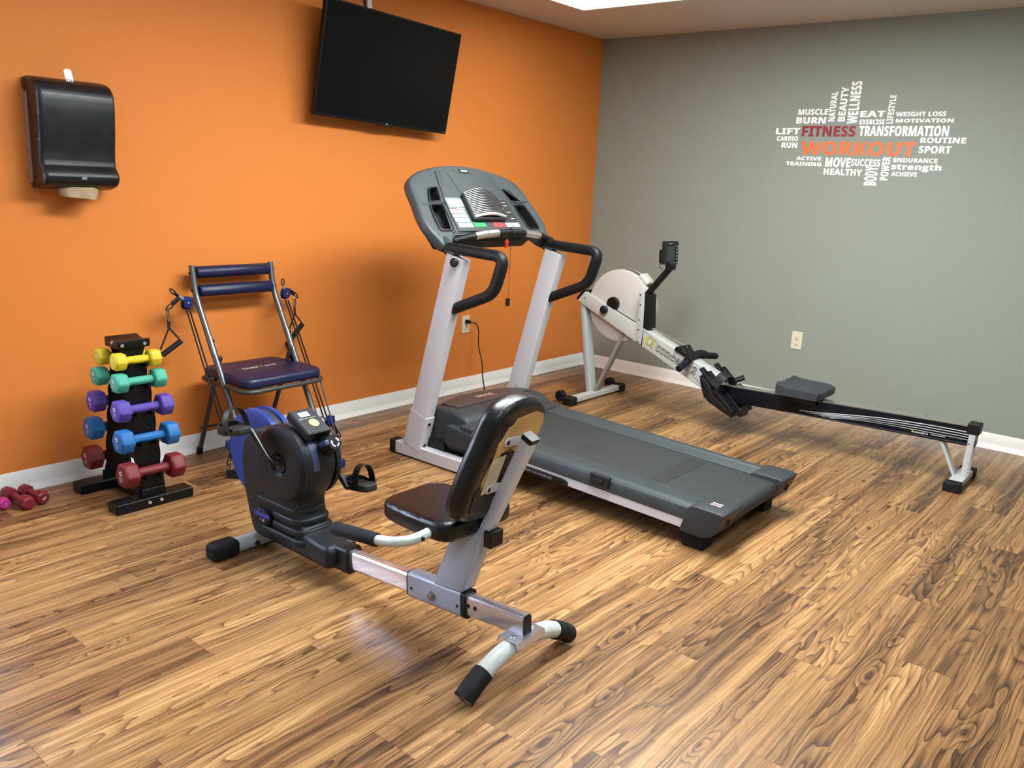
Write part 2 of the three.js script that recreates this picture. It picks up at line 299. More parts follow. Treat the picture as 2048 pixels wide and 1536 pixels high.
// ---------------------------------------------------------------- treadmill
{
  const t = thing('treadmill', 'white and charcoal treadmill with tall leaning uprights and grey console', 'treadmill', V(-2.235, 0, 1.55));
  const XL = -2.61, XR = -1.86;            // upright centre planes
  const fr = crop(760, 720, 2.381);
  // floor rails, front foot caps, cross tube
  for (const x of [XL, XR]) {
    part(t, 'base_rail', box(x - 0.03, x + 0.03, 0.008, 0.07, 0.68, 1.42, 0.004), M.whitePaint);
    part(t, 'rail_cap', box(x - 0.032, x + 0.032, 0, 0.072, 0.634, 0.684, 0.012), M.rubber);
  }
  part(t, 'cross_tube', box(XL + 0.03, XR - 0.03, 0.015, 0.06, 0.74, 0.80, 0.004), M.whitePaint);
  const foot = V(0, 0.065, 0.797), head = V(0, 1.043, 1.0565);
  for (const x of [XL, XR]) {
    const a = foot.clone().setX(x), b = head.clone().setX(x), up = part(t, 'upright', bar(a, b, 0.058, 0.108, 0.004, V(0, 0, 1)), M.whitePaint);
    const c = a.clone().lerp(b, 0.185);
    const sl = part(t, 'upright_sleeve', bar(a, c, 0.064, 0.118, 0.004, V(0, 0, 1)), M.whitePaint);
    const ax = b.clone().sub(a).normalize(), nz = V(0, -ax.z, ax.y);
    for (const k of [0.03, 0.15]) part(sl, 'bolt', bolt(a.clone().lerp(b, k).addScaledVector(nz, 0.059), nz, 0.009, 0.006), M.boltDark);
    if (x === XR) part(up, 'plug', disc(a.clone().lerp(b, 0.23).addScaledVector(V(-1, 0, 0), 0.029), V(-1, 0, 0), 0.009, 0.003), M.silverPaint);
  }
  const kn = hx(914, 525, XL - 0.03);
  part(t, 'adjusting_knob', lathe([[0, 0], [0.010, 0], [0.010, 0.012], [0.02, 0.014], [0.022, 0.022], [0.019, 0.03], [0, 0.033]], V(XL - 0.029, kn.y, kn.z), V(-1, 0, 0)), M.blackPlastic);
  // side handles
  const hc = crop(780, 300, 4.267), hp = [[505, 832], [960, 897], [995, 935], [905, 1200], [860, 1262], [530, 1362]].map(p => hx(...hc(...p), XL));
  hp[0].z -= 0.03;
  for (const x of [XL, XR]) {
    const p = roundPath([hp[0], hp[1].clone().lerp(hp[2], 0.5), hp[3].clone().lerp(hp[4], 0.5), hp[5]].map(q => q.clone().setX(x)), 0.055, 8);
    part(t, 'side_handle', sweep(p, rrect(0.05, 0.051, 0.017), V(1, 0, 0)), M.blackPlastic);
  }
  // deck, tilted about its rear end
  const tilt = 0.037, deckZ = 2.34, D = g => g.translate(0, -0.18, -deckZ).rotateX(tilt).translate(0, 0.18, deckZ);
  const x0 = -2.6, x1 = -1.88, iL = -2.462, iR = -2.018;
  for (const [a, b, s] of [[x0, iL, 1], [x1, iR, -1]]) {
    const o = (u, v) => s > 0 ? [Math.min(u, v), Math.max(u, v)] : [Math.min(u, v), Math.max(u, v)];
    const P = [[a, 0.118], [a, 0.168], [a + s * 0.012, 0.181], [a + s * 0.05, 0.183], [a + s * 0.056, 0.178], [b, 0.175], [b, 0.15], [a + s * 0.05, 0.12]];
    part(t, 'foot_rail', D(exZ(shapeOf(s > 0 ? P.slice().reverse() : P, 0.003), 1.08, 2.40)), mat(0x2f3638, 0.5, { grain: 0.0004 }), { label: 'dark foot rail beside the belt' });
    part(t, 'frame_rail', D(box(...o(a + s * 0.003, a + s * 0.03), 0.079, 0.119, 1.1, 2.36, 0.002)), M.whitePaint);
    // rear end cap and foot
    const ca = a - s * 0.008, cb = b + s * 0.012, q = [[2.335, 0.178], [2.36, 0.19], [2.475, 0.186], [2.492, 0.178], [2.452, 0.085], [2.41, 0.066], [2.305, 0.07]];
    const cap = part(t, 'end_cap', exX(shapeOf(q, 0.012), ...o(ca, cb), 0.005), M.charcoal);
    part(cap, 'slot', bar(V((ca + cb) / 2 - 0.0, 0.118, 2.474), V((ca + cb) / 2, 0.143, 2.484), 0.012, 0.008, 0.002, V(0, 0, 1)), M.black);
    part(t, 'rear_foot', box(...o(a + s * 0.02, a + s * 0.11), 0, 0.08, 2.305, 2.405, 0.01), M.rubber);
  }
  const beltMat = mat(0x1f2322, 0.72, { grain: 0.0006 });
  const B = [[1.05, 0.172], [2.44, 0.170]]; for (let i = 1; i <= 8; i++) { const a = Math.PI / 2 - i / 8 * Math.PI; B.push([2.44 + 0.033 * Math.cos(a), 0.137 + 0.033 * Math.sin(a)]); } B.push([1.05, 0.104]);
  part(t, 'belt', D(exX(shapeOf(B), iL + 0.004, iR - 0.004)), beltMat);
  const seamMat = mat(0x171b1a, 0.72);
  part(t, 'belt_seam', D(box(iL + 0.03, iR - 0.03, 0.1711, 0.1716, 2.05, 2.13)), seamMat, { label: 'darker patch across the belt' });
  part(t, 'deck_board', D(box(x0 + 0.03, x1 - 0.03, 0.088, 0.104, 1.1, 2.34)), M.black);
  // front ends of the foot rails
  for (const [a, b] of [[x0, iL], [iR, x1]]) part(t, 'rail_end', D(box(a - 0.003, b + 0.003, 0.1, 0.19, 1.09, 1.17, 0.01)), M.charcoal);
  // motor hood
  const hoodP = [[0.70, 0.075], [0.725, 0.20], [0.80, 0.258], [0.92, 0.283], [1.03, 0.285], [1.10, 0.262], [1.13, 0.215], [1.135, 0.075]];
  const hood = part(t, 'motor_hood', exX(shapeOf(hoodP, [0.02, 0.06, 0.1, 0.1, 0.06, 0.05, 0.03, 0.02]), XL + 0.038, XR - 0.038, 0.022, 4), M.charcoal);
  const hoodTop = z => z < 0.92 ? lerp(0.258, 0.283, (z - 0.8) / 0.12) : lerp(0.283, 0.285, (z - 0.92) / 0.11);
  const hp2 = []; for (let i = 0; i <= 12; i++) { const k = i / 12, x = lerp(XL + 0.11, XR - 0.11, k); hp2.push([x, 0.87 - 0.06 * Math.sin(k * Math.PI)]); }
  hp2.push([XR - 0.09, 1.0], [XL + 0.09, 1.0]);
  { // raised panel on the hood
    const g = exY(shapeOf(hp2), 0, 0.006, 0.002).rotateX(-0.06).translate(0, 0.2245, 0); part(hood, 'hood_panel', g, mat(0x3a3533, 0.5, { grain: 0.0004 }));
  }
  part(t, 'side_fairing', exX(shapeOf([[1.0, 0.215], [1.03, 0.222], [1.32, 0.185], [1.32, 0.115], [1.0, 0.12]], 0.012), XL + 0.0, XL + 0.045, 0.006), M.charcoal);
  part(t, 'lift_arm', box(XL + 0.02, XL + 0.05, 0.07, 0.12, 0.80, 0.98, 0.004), M.blackPlastic);
  print(hood, 'lettering', V(-2.215, 0.2869, 0.92), V(1, 0, 0), V(0, -0.06, -1), 0.22, 0.075, canvasTexture(512, 176, (c, w, h) => {
    c.fillStyle = '#b8a79c'; c.font = 'bold 92px sans-serif'; c.textAlign = 'center'; c.fillText('IMAGE', w / 2, 80); c.fillStyle = '#8a4a3c'; c.fillRect(90, 92, 330, 24); c.fillStyle = '#8f8279'; c.fillRect(270, 130, 130, 14);
  }));
  // side details
  const sen = part(t, 'latch_plate', D(box(x0 - 0.016, x0 + 0.01, 0.137, 0.186, 1.868, 1.966, 0.005)), M.darkPlastic);
  part(sen, 'latch_slot', D(sweep([V(x0 - 0.0175, 0.157, 1.898), V(x0 - 0.0175, 0.157, 1.936)], rrect(0.004, 0.022, 0.0019), V(0, 1, 0))), M.black);
  const strip = part(t, 'name_strip', D(exX(shapeOf([[1.42, 0.098], [1.44, 0.1065], [1.725, 0.1065], [1.75, 0.098], [1.75, 0.078], [1.42, 0.078]], 0.006), x0 - 0.006, x0 + 0.004, 0.002)), M.blackPlastic);
  { const g = D(new THREE.PlaneGeometry(0.3, 0.02).rotateY(-Math.PI / 2).translate(x0 - 0.0068, 0.0925, 1.585));
    part(strip, 'lettering', g, new THREE.MeshStandardMaterial({ transparent: true, map: canvasTexture(1024, 68, (c, w, h) => { c.fillStyle = '#c9c2c0'; c.font = '44px sans-serif'; c.letterSpacing = '12px'; c.fillText('PRECISION CUSHIONING', 60, 50); }) }), { uv: true }); }
  { const g = new THREE.PlaneGeometry(0.05, 0.062).rotateX(-Math.PI / 2 + 0.035).translate(-2.525, 0.1893, 2.42);
    part(t, 'sticker', g, new THREE.MeshStandardMaterial({ transparent: true, map: canvasTexture(200, 248, (c) => { c.translate(100, 124); c.rotate(-Math.PI / 2); c.fillStyle = '#e8e6e4'; c.font = 'bold 62px sans-serif'; c.textAlign = 'center'; c.fillText('SPACE', 0, -16); c.fillText('SAVER', 0, 62); c.fillStyle = '#b03028'; c.fillRect(-100, -8, 200, 14); }) }), { uv: true }); }

  // console on its own tilted plane: s to the right, t up the face, n out of it
  const Q = V(-2.235, 1.165, 0.93), U = V(0, 0.295, -0.254).normalize(), F = frameMatrix(Q, V(1, 0, 0), U), C = g => g.applyMatrix4(F);
  const out = [[-0.395, 0.295], [-0.335, 0.332], [-0.235, 0.364], [-0.08, 0.39], [0.08, 0.39], [0.235, 0.364], [0.335, 0.332], [0.395, 0.295], [0.418, 0.255], [0.432, 0.17], [0.45, 0.07], [0.445, 0], [0.42, -0.06], [0.40, -0.098], [0.355, -0.098], [0.30, -0.05], [0.24, -0.032], [-0.24, -0.032], [-0.30, -0.05], [-0.355, -0.098], [-0.40, -0.098], [-0.42, -0.06], [-0.445, 0], [-0.45, 0.07], [-0.432, 0.17], [-0.418, 0.255]];
  const sh = splineShape(out.slice().reverse(), 120);
  const slots = []; for (const s of [-1, 1]) slots.push([[-0.305, 0.234], [-0.245, 0.246], [-0.268, 0.163], [-0.348, 0.152]].map(([a, b]) => [s * a, b]), [[-0.357, 0.134], [-0.270, 0.145], [-0.276, 0.06], [-0.29, -0.009], [-0.374, -0.009], [-0.372, 0.06]].map(([a, b]) => [s * a, b]));
  for (const s of slots) sh.holes.push(shapeOf(s, 0.014));
  const fas = [[-0.262, -0.022], [0.238, -0.022], [0.245, 0.06], [0.243, 0.16], [0.222, 0.26], [0.212, 0.338], [0.15, 0.356], [0, 0.366], [-0.15, 0.356], [-0.198, 0.34], [-0.22, 0.26], [-0.245, 0.16], [-0.255, 0.06]];
  const fasHole = fas.map(([a, b]) => [a * 1.014 + Math.sign(a) * 0.001, 0.17 + (b - 0.17) * 1.022]);
  sh.holes.push(shapeOf(fasHole));
  const con = part(t, 'console', C(extrude(sh, 0.055, 0.014, 4).translate(0, 0, -0.055)), M.consoleGrey);
  for (const s of slots) {
    const cx = s.reduce((a, p) => a + p[0], 0) / s.length, cy = s.reduce((a, p) => a + p[1], 0) / s.length, big = s.map(([a, b]) => [cx + (a - cx) * 1.14, cy + (b - cy) * 1.1]);
    const rim = shapeOf(big, 0.016); rim.holes.push(shapeOf(s, 0.012));
    part(con, 'tray_rim', C(extrude(rim, 0.006, 0.002).translate(0, 0, -0.002)), M.darkPlastic);
const wall = shapeOf(s.map(([a, b]) => [cx + (a - cx) * 1.03, cy + (b - cy) * 1.02]), 0.014); wall.holes.push(shapeOf(s.map(([a, b]) => [cx + (a - cx) * 0.97, cy + (b - cy) * 0.975]), 0.011));
    part(con, 'tray_liner', C(extrude(wall, 0.051).translate(0, 0, -0.055)), M.black);
  }
  for (const s of [-1, 1]) part(con, 'tray', C(extrude(shapeOf([[-0.41, -0.03], [-0.40, 0.17], [-0.33, 0.275], [-0.2, 0.28], [-0.22, -0.03]].map(([a, b]) => [s * a, b]), 0.02), 0.02).translate(0, 0, -0.074)), M.black);
  part(con, 'rear_housing', C(exX(shapeOf([[0, 0], [0.0, 0.1], [0.09, 0.16], [0.09, 0.0]], 0.02), -0.34, 0.34, 0.012).translate(0, -0.035, -0.135)), M.darkPlastic);
  part(con, 'fascia_bed', C(extrude(shapeOf(fasHole), 0.004).translate(0, 0, -0.016)), M.consoleGrey);
  part(con, 'fascia', C(extrude(shapeOf(fas), 0.0185, 0.0015).translate(0, 0, -0.013)), M.consoleGrey, { label: 'grey display panel' });
  const fz = 0.0056, lite = mat(0xd8dcda, 0.4, { worn: false });
  part(con, 'crease', C(box(-0.0012, 0.0012, -0.07, 0.07, -0.001, 0.002).rotateZ(0.12).translate(-0.108, 0.265, fz)), M.consoleGrey);
  // display overlay with print
  print(con, 'overlay_print', Q.clone().addScaledVector(V(1, 0, 0), -0.012).addScaledVector(U, 0.085).addScaledVector(V(0, 0, 0), 0).add(C(V(0, 0, 1)).sub(Q).multiplyScalar(fz + 0.0006)), V(1, 0, 0), U, 0.48, 0.205, canvasTexture(1024, 438, (c, w, h) => {
    c.fillStyle = '#6c7d7b'; c.beginPath(); c.moveTo(30, 20); c.lineTo(300, 20); c.lineTo(300, 438); c.lineTo(0, 438); c.closePath(); c.fill();
    c.fillStyle = '#2c2c2c'; c.beginPath(); c.moveTo(700, 40); c.lineTo(1010, 40); c.lineTo(1000, 340); c.lineTo(700, 340); c.closePath(); c.fill();
    c.fillStyle = '#3a3f40'; c.fillRect(0, 345, 1000, 93);
    c.fillStyle = '#9aa8a5'; c.fillRect(40, 40, 230, 95); c.fillStyle = '#eef5f2'; c.beginPath(); c.arc(140, 86, 26, 0, 7); c.fill(); c.fillRect(176, 76, 60, 18);
    c.fillStyle = '#4d5454'; c.fillRect(40, 150, 250, 22); c.fillStyle = '#b05040'; c.fillRect(60, 154, 50, 14); c.fillStyle = '#c8c8c8'; c.fillRect(124, 156, 130, 10);
    c.fillStyle = '#b9b9b9'; for (let r = 0; r < 6; r++) for (let k = 0; k < 3; k++) if ((r + k) % 2 || r === 0) c.fillRect(720 + k * 95, 70 + r * 44, 60, 9);
  }), { rough: 0.35 });
  const btn = (s0, s1, t0, t1, m) => part(con, 'button', C(box(s0, s1, t0, t1, fz, fz + 0.003, 0.001)), m);
  const bw = mat(0xa2a5a3, 0.4, { worn: false }), bg = mat(0x2f8f57, 0.4, { worn: false }), br = mat(0xc23a3c, 0.4, { worn: false });
  for (let r = 0; r < 3; r++) { const y0 = 0.082 - r * 0.026; btn(-0.252, -0.203, y0, y0 + 0.023, bw); btn(-0.200, -0.152, y0, y0 + 0.023, r === 2 ? mat(0xaab8b4, 0.4, { worn: false }) : bw); }
  btn(-0.248, -0.196, -0.003, 0.024, bw); btn(-0.193, -0.142, -0.003, 0.024, bw); btn(-0.135, -0.047, -0.002, 0.025, bg); btn(0.01, 0.096, -0.004, 0.024, br); btn(0.106, 0.158, -0.004, 0.023, bw); btn(0.162, 0.215, -0.005, 0.023, bw);
  print(con, 'button_print', C(V(-0.2, 0.083, fz + 0.0035)), V(1, 0, 0), U, 0.1, 0.075, canvasTexture(200, 150, c => { c.fillStyle = '#c05a58'; c.font = 'bold 20px sans-serif'; for (const [x, y, s] of [[22, 24, '\u2014'], [142, 24, '\u25b2'], [22, 76, '\u2014'], [134, 76, '\u25b2\u25b2'], [14, 128, '\u2014\u2014\u2014']]) c.fillText(s, x, y + 6); }));
  print(con, 'button_print', C(V(0.16, 0.009, fz + 0.0035)), V(1, 0, 0), U, 0.1, 0.026, canvasTexture(200, 52, c => { c.fillStyle = '#6a4a55'; c.font = 'bold 22px sans-serif'; c.fillText('\u25bc', 40, 34); c.fillText('\u25b2', 142, 34); }));
  const badge = part(con, 'badge', C(box(-0.02, 0.046, 0.337, 0.361, fz - 0.001, fz + 0.003, 0.002)), M.blackPlastic);
  print(badge, 'lettering', C(V(0.013, 0.349, fz + 0.0035)), V(1, 0, 0), U, 0.058, 0.019, canvasTexture(232, 76, (c, w) => { c.fillStyle = '#eceeec'; c.font = 'bold 64px sans-serif'; c.textAlign = 'center'; c.fillText('IMAGE', w / 2, 60); }));
  // ribbed silver grille
  const gr = part(con, 'grille', C(extrude(shapeOf([[-0.138, 0.03], [0.118, 0.03], [0.128, 0.185], [0.06, 0.206], [-0.04, 0.208], [-0.122, 0.19]], 0.012), 0.024, 0.006).translate(0, 0, fz)), M.darkPlastic);
  const silver = mat(0x9a9d9d, 0.28, { metalness: 0.85, worn: false });
  for (let i = 0; i < 15; i++) {
    const k = i / 14, y = 0.064 + 0.128 * k, w0 = lerp(-0.118, -0.108, k), w1 = lerp(0.104, 0.116, k), pts = [];
    for (let j = 0; j <= 12; j++) { const q = j / 12, x = lerp(w0, w1, q); pts.push(C(V(x, y + 0.012 * Math.sin(q * Math.PI) * (0.3 + k), fz + 0.018 + 0.02 * Math.sin(q * Math.PI)))); }
    part(gr, 'rib', sweep(pts, rrect(0.012, 0.0052, 0.002, 2), U), silver);
  }
  { const pts = []; for (let j = 0; j <= 12; j++) { const q = j / 12; pts.push(C(V(lerp(-0.122, 0.108, q), 0.048 + 0.004 * Math.sin(q * Math.PI), fz + 0.02 + 0.02 * Math.sin(q * Math.PI)))); } part(gr, 'grille_lip', sweep(pts, rrect(0.014, 0.016, 0.005, 3), U), mat(0xd4d6d4, 0.3, { metalness: 0.6, worn: false })); }
  // handlebar with pulse grips, safety key
  const cc = crop(800, 320, 6.4), N = V(0, 0, 1).transformDirection(F);
  const onFace = (u, v, n) => { const d = ray(u, v), q = Q.clone().addScaledVector(N, n), k = N.dot(q.sub(camera.position)) / N.dot(d); return d.multiplyScalar(k).add(camera.position); };
  const hb = spline([[690, 1035, -0.01], [830, 1002, 0.02], [960, 974, 0.04], [1100, 950, 0.052], [1250, 934, 0.06], [1420, 927, 0.062], [1590, 938, 0.058], [1700, 953, 0.048], [1800, 973, 0.035], [1930, 1030, -0.01]].map(([a, b, n]) => onFace(...cc(a, b), n)), 36);
  const hbar = part(t, 'handlebar', sweep(hb, circ(0.0175, 14)), M.blackPlastic);
  part(hbar, 'pulse_grip', sweep(hb.slice(8, 17), circ(0.0186, 14)), mat(0xcfcac4, 0.25, { metalness: 0.85, worn: false }), { label: 'bare metal pulse grip' });
  part(hbar, 'pulse_grip', sweep(hb.slice(24, 32), circ(0.0186, 14)), mat(0xcfcac4, 0.25, { metalness: 0.85, worn: false }), { label: 'bare metal pulse grip' });
  for (const s of [-1, 1]) part(t, 'console_bracket', bar(V(s > 0 ? XR : XL, 1.045, 1.04), C(V(s * 0.375, -0.03, -0.035)), 0.05, 0.06, 0.02, V(0, 0, 1)), M.charcoal);
  const wrap = hb[20], kb = hx(1010, 492, wrap.x);
  for (let i = -1; i <= 1; i++) part(hbar, 'cord_wrap', new THREE.TorusGeometry(0.0195, 0.0022, 6, 20).rotateY(Math.PI / 2).translate(wrap.x + i * 0.006, wrap.y, wrap.z), M.cord);
  const keyP = V(wrap.x - 0.03, wrap.y - 0.055, wrap.z);
  const key = part(hbar, 'safety_key', lathe([[0, 0], [0.009, 0], [0.011, 0.03], [0.008, 0.034], [0.008, 0.04], [0, 0.042]], V(keyP.x, keyP.y - 0.02, keyP.z), V(0, 1, 0), 12), mat(0x9a1f1a, 0.4, { worn: false }), { label: 'red safety key' });
  const cl = hx(1017, 604, wrap.x);
  part(hbar, 'safety_cord', [tube([V(wrap.x, wrap.y - 0.02, wrap.z), V(wrap.x, lerp(wrap.y, cl.y, 0.5), wrap.z + 0.004), V(wrap.x, cl.y + 0.015, wrap.z)], 0.0014, 6), tube([keyP.clone().setY(wrap.y - 0.015), keyP.clone().setY(keyP.y + 0.02)], 0.0014, 6)], M.cord);
  part(hbar, 'cord_clip', box(wrap.x - 0.012, wrap.x + 0.012, cl.y - 0.022, cl.y + 0.018, wrap.z - 0.006, wrap.z + 0.006, 0.003), M.blackPlastic);
  // mains lead to the outlet on the orange wall
  const wire = part(t, 'power_cord', tube(spline([V(-1.393, 0.475, 0.042), V(-1.37, 0.468, 0.07), V(-1.345, 0.42, 0.075), hx(957, 690, -1.36), hx(964, 725, -1.38), hx(965, 750, -1.42), hx(969, 780, -1.50), V(-1.65, 0.03, 0.42), V(-1.75, 0.02, 0.62), V(-1.9, 0.1, 0.71)], 60), 0.0042, 8), M.cord);
  part(wire, 'plug', sweep([V(-1.397, 0.477, 0.009), V(-1.397, 0.477, 0.03), V(-1.392, 0.474, 0.045)], oval(0.012, 0.014), V(0, 1, 0), { scale: k => k > 0.8 ? 0.7 : 1 }), M.blackPlastic);
}

// ---------------------------------------------------------------- rowing machine
{
  const XC = -0.84, XF = -0.885, XB = -0.795;
  const t = thing('rowing_machine', 'silver and black rowing machine with round flywheel housing along grey wall', 'rowing machine', V(XC, 0, 1.8));
  const g = crop(1140, 470, 6.679), l = crop(1100, 640, 8.535), m = crop(1360, 680, 2.977), h = crop(1340, 670, 8.086);
  const zy = (p, x) => { const q = hx(p[0], p[1], x); return [q.z, q.y]; };
  const A = zy(g(100, 870), XF), B = zy(g(200, 755), XF), Dp = zy([1429, 748], XF), E = zy([1404, 778], XF), Fp = zy(g(150, 915), XF);
  const along = (a, b, z) => [z, a[1] + (b[1] - a[1]) * (z - a[0]) / (b[0] - a[0])];
  const topZ = z => along(B, Dp, z)[1], botZ = z => along(Fp, E, z)[1], end = 1.60;
  const ms = M.silverPaint;
  const split = 1.06, beam = shapeOf([A, Fp, along(Fp, E, split), [split, topZ(split)], B], 0.006);
  part(t, 'frame_arm', exX(beam, XF, XF + 0.034, 0.003), ms); part(t, 'frame_arm', exX(beam, XB - 0.034 + 0.05, XB + 0.05, 0.003), ms);
  const main = part(t, 'main_beam', exX(shapeOf([[split - 0.02, botZ(split - 0.02)], along(Fp, E, end), [end, topZ(end)], [split - 0.02, topZ(split - 0.02)]], 0.004), XF, XB, 0.004), ms);
  part(t, 'front_cap', exX(shapeOf([A, [A[0] - 0.012, A[1] + 0.015], [B[0] - 0.02, B[1] + 0.008], B], 0.004), XF + 0.002, XB + 0.048, 0.002), M.blackPlastic);
  // flywheel housing
  const fc = V(0, 0.642, 0.838), R = 0.236;
  const hous = part(t, 'flywheel_housing', lathe([[0, 0], [R - 0.016, 0], [R - 0.005, 0.005], [R, 0.016], [R, 0.094], [R - 0.005, 0.105], [R - 0.016, 0.11], [0, 0.11]], V(XF + 0.034, fc.y, fc.z), V(1, 0, 0), 64, 0.5), mat(0xb9b6b1, 0.45));
  const arcStrip = (a0, a1, x0, x1, rr) => { const p = []; for (let i = 0; i <= 14; i++) { const a = lerp(a0, a1, i / 14); p.push(V((x0 + x1) / 2, fc.y + rr * Math.sin(a), fc.z + rr * Math.cos(a))); } return sweep(p, rrect(x1 - x0, 0.003, 0.001, 1), V(1, 0, 0).cross(V(0, 0, 1)), { crease: 0.4 }); };
  const ring = (a0, a1) => { const s = new THREE.Shape(); s.absarc(0, 0, R + 0.0012, a0, a1, false); s.absarc(0, 0, R - 0.004, a1, a0, true); return exX(s, XF + 0.065, XF + 0.105).translate(0, fc.y, fc.z); };
  part(hous, 'vent_screen', ring(0.98, 1.55), mat(0x4c4f4e, 0.7), { label: 'dark perforated vent strip' }); part(hous, 'vent_screen', ring(0.30, 0.72), mat(0x4c4f4e, 0.7), { label: 'dark perforated vent strip' });
  { const a = 0.86, c = V(XF + 0.085, fc.y + (R + 0.012) * Math.sin(a), fc.z + (R + 0.012) * Math.cos(a));
    const bx = new RoundedBoxGeometry(0.085, 0.034, 0.085, 3, 0.012).applyMatrix4(frameMatrix(c, V(1, 0, 0), V(0, Math.sin(a), Math.cos(a)))); part(hous, 'damper_cover', bx, mat(0xc4c3bd, 0.4)); }
  // idler, knob, slot on the frame
  const kn = hx(...g(475, 995), XF); part(t, 'frame_knob', lathe([[0, 0], [0.01, 0], [0.012, 0.01], [0.026, 0.012], [0.027, 0.028], [0.02, 0.036], [0, 0.037]], V(XF, kn.y, kn.z), V(-1, 0, 0)), M.blackPlastic);
  const id = hx(...g(590, 890), XF + 0.03); part(t, 'chain_idler', lathe([[0, 0], [0.04, 0], [0.043, 0.006], [0.043, 0.026], [0.04, 0.03], [0, 0.03]], V(XF + 0.003, id.y - 0.012, id.z), V(1, 0, 0)), M.blackPlastic);
  part(t, 'chain_slot', bar(V(XF + 0.017, topZ(0.80) + 0.001, 0.80), V(XF + 0.017, topZ(0.98) + 0.001, 0.98), 0.012, 0.004, 0.001), M.black);
  const f1 = hx(...g(198, 838), XF); part(main, 'rivet', bolt(V(XF, f1.y, f1.z), V(-1, 0, 0), 0.007, 0.004), M.steel);
  // upright plate and black mast
  const plate = [[925, 765], [945, 755], [998, 775], [970, 1270], [945, 1465], [880, 1410], [890, 1200], [930, 820]].map(p => zy(g(...p), XF - 0.004));
  const pl = part(t, 'mast_plate', exX(shapeOf(plate, 0.004), XF - 0.005, XF + 0.001, 0.001), ms);
  for (const q of [[945, 795], [945, 930], [930, 1130], [918, 1262], [908, 1420]]) { const p = hx(...g(...q), XF - 0.005); part(pl, 'rivet', bolt(V(XF - 0.005, p.y, p.z), V(-1, 0, 0), 0.007, 0.004), M.steel); }
  const mastP = [[995, 770], [1090, 800], [1080, 1255], [965, 1265]].map(p => zy(g(...p), XC - 0.02));
  part(t, 'mast', exX(shapeOf(mastP, 0.006), XF + 0.004, XB - 0.004, 0.004), M.blackPlastic);
  const a0 = hx(...g(1035, 760), XC), a1 = hx(...g(1345, 435), XC);
  part(t, 'monitor_arm', bar(a0.clone().add(V(0, -0.03, -0.01)), a1, 0.045, 0.032, 0.008, V(0, 0, 1)), M.blackPlastic);
  part(t, 'arm_pivot', lathe([[0, 0], [0.022, 0], [0.024, 0.004], [0.024, 0.056], [0.022, 0.06], [0, 0.06]], V(XC - 0.03, a1.y + 0.005, a1.z), V(1, 0, 0)), M.blackPlastic);
  { const c = hx(...g(1345, 240), XC), yaw = -0.22, pitch = -0.06, MM = new THREE.Matrix4().makeRotationFromEuler(new THREE.Euler(pitch, yaw, 0, 'YXZ')).setPosition(V(XC + 0.01, c.y, c.z - 0.01));
    const mon = part(t, 'monitor', new RoundedBoxGeometry(0.118, 0.142, 0.034, 3, 0.006).applyMatrix4(MM), M.darkPlastic);
    part(mon, 'battery_box', new RoundedBoxGeometry(0.08, 0.085, 0.03, 2, 0.005).translate(-0.01, -0.025, -0.03).applyMatrix4(MM), M.blackPlastic);
    const o = V(-0.012, -0.006, 0.0178).applyMatrix4(MM), r = V(1, 0, 0).transformDirection(MM), u = V(0, 1, 0).transformDirection(MM);
    part(mon, 'screen', new THREE.BoxGeometry(0.066, 0.092, 0.002).translate(-0.012, -0.006, 0.017).applyMatrix4(MM), mat(0x2e3733, 0.25, { worn: false }), { label: 'dark grey green display' });
    print(mon, 'lettering', V(-0.012, 0.057, 0.0174).applyMatrix4(MM), r, u, 0.06, 0.012, canvasTexture(240, 48, c => { c.fillStyle = '#a9aeb0'; c.font = 'italic bold 34px sans-serif'; c.fillText('concept2', 30, 36); }));
    const bm = mat(0x6d7273, 0.5, { worn: false });
    for (let i = 0; i < 5; i++) part(mon, 'button', new RoundedBoxGeometry(0.011, 0.009, 0.004, 2, 0.002).translate(0.043, 0.038 - i * 0.019, 0.0175).applyMatrix4(MM), bm);
    for (let i = 0; i < 3; i++) part(mon, 'button', new RoundedBoxGeometry(0.013, 0.009, 0.004, 2, 0.002).translate(-0.008 + i * 0.026, -0.061, 0.0175).applyMatrix4(MM), bm);
    const w0 = hx(...g(1265, 378), XC), w1 = hx(...g(1190, 405), XC), w2 = hx(...g(1235, 470), XC); part(mon, 'sensor_wire', tube(spline([w0, w1, w2], 14), 0.002, 6), M.cord);
  }
  // front legs, floor bar with casters
  const f = (a, b) => hx(...l(a, b), XC), top1 = f(605, -300), bot1 = f(655, 1200);
  const zb = 0.70;
  part(t, 'front_leg', sweep([V(XC, 0.045, zb - 0.035), V(XC, 0.64, 0.565)], rrect(0.075, 0.045, 0.012, 3), V(0, 0, 1)), mat(0xa2a9a6, 0.4));
  const s1 = hx(1249, 668, XC); part(t, 'strut', bar(V(XC, 0.045, zb + 0.005), V(XC, s1.y, s1.z), 0.05, 0.022, 0.004, V(0, 0, 1)), mat(0x85837c, 0.4));
  const fb = part(t, 'floor_bar', box(-1.095, -0.585, 0.014, 0.05, zb - 0.028, zb + 0.028, 0.005), ms);
  for (const [x, s] of [[-1.13, -1], [-0.55, 1]]) {
    part(t, 'caster_block', box(x - 0.038, x + 0.038, 0, 0.054, zb - 0.04, zb + 0.036, 0.01), M.rubber);
    const w = part(t, 'caster_wheel', lathe([[0, 0], [0.03, 0], [0.036, 0.005], [0.036, 0.034], [0.03, 0.039], [0, 0.039]], V(x - 0.02, 0.048, zb - 0.075), V(1, 0, 0)), M.rubber);
    part(w, 'hub', bolt(V(x - 0.02, 0.048, zb - 0.075), V(-1, 0, 0), 0.009, 0.004), M.boltDark);
  }
  // chain and handle
  const ch0 = hx(...g(1040, 1210), XC), hk = hx(1374, 693, XC);
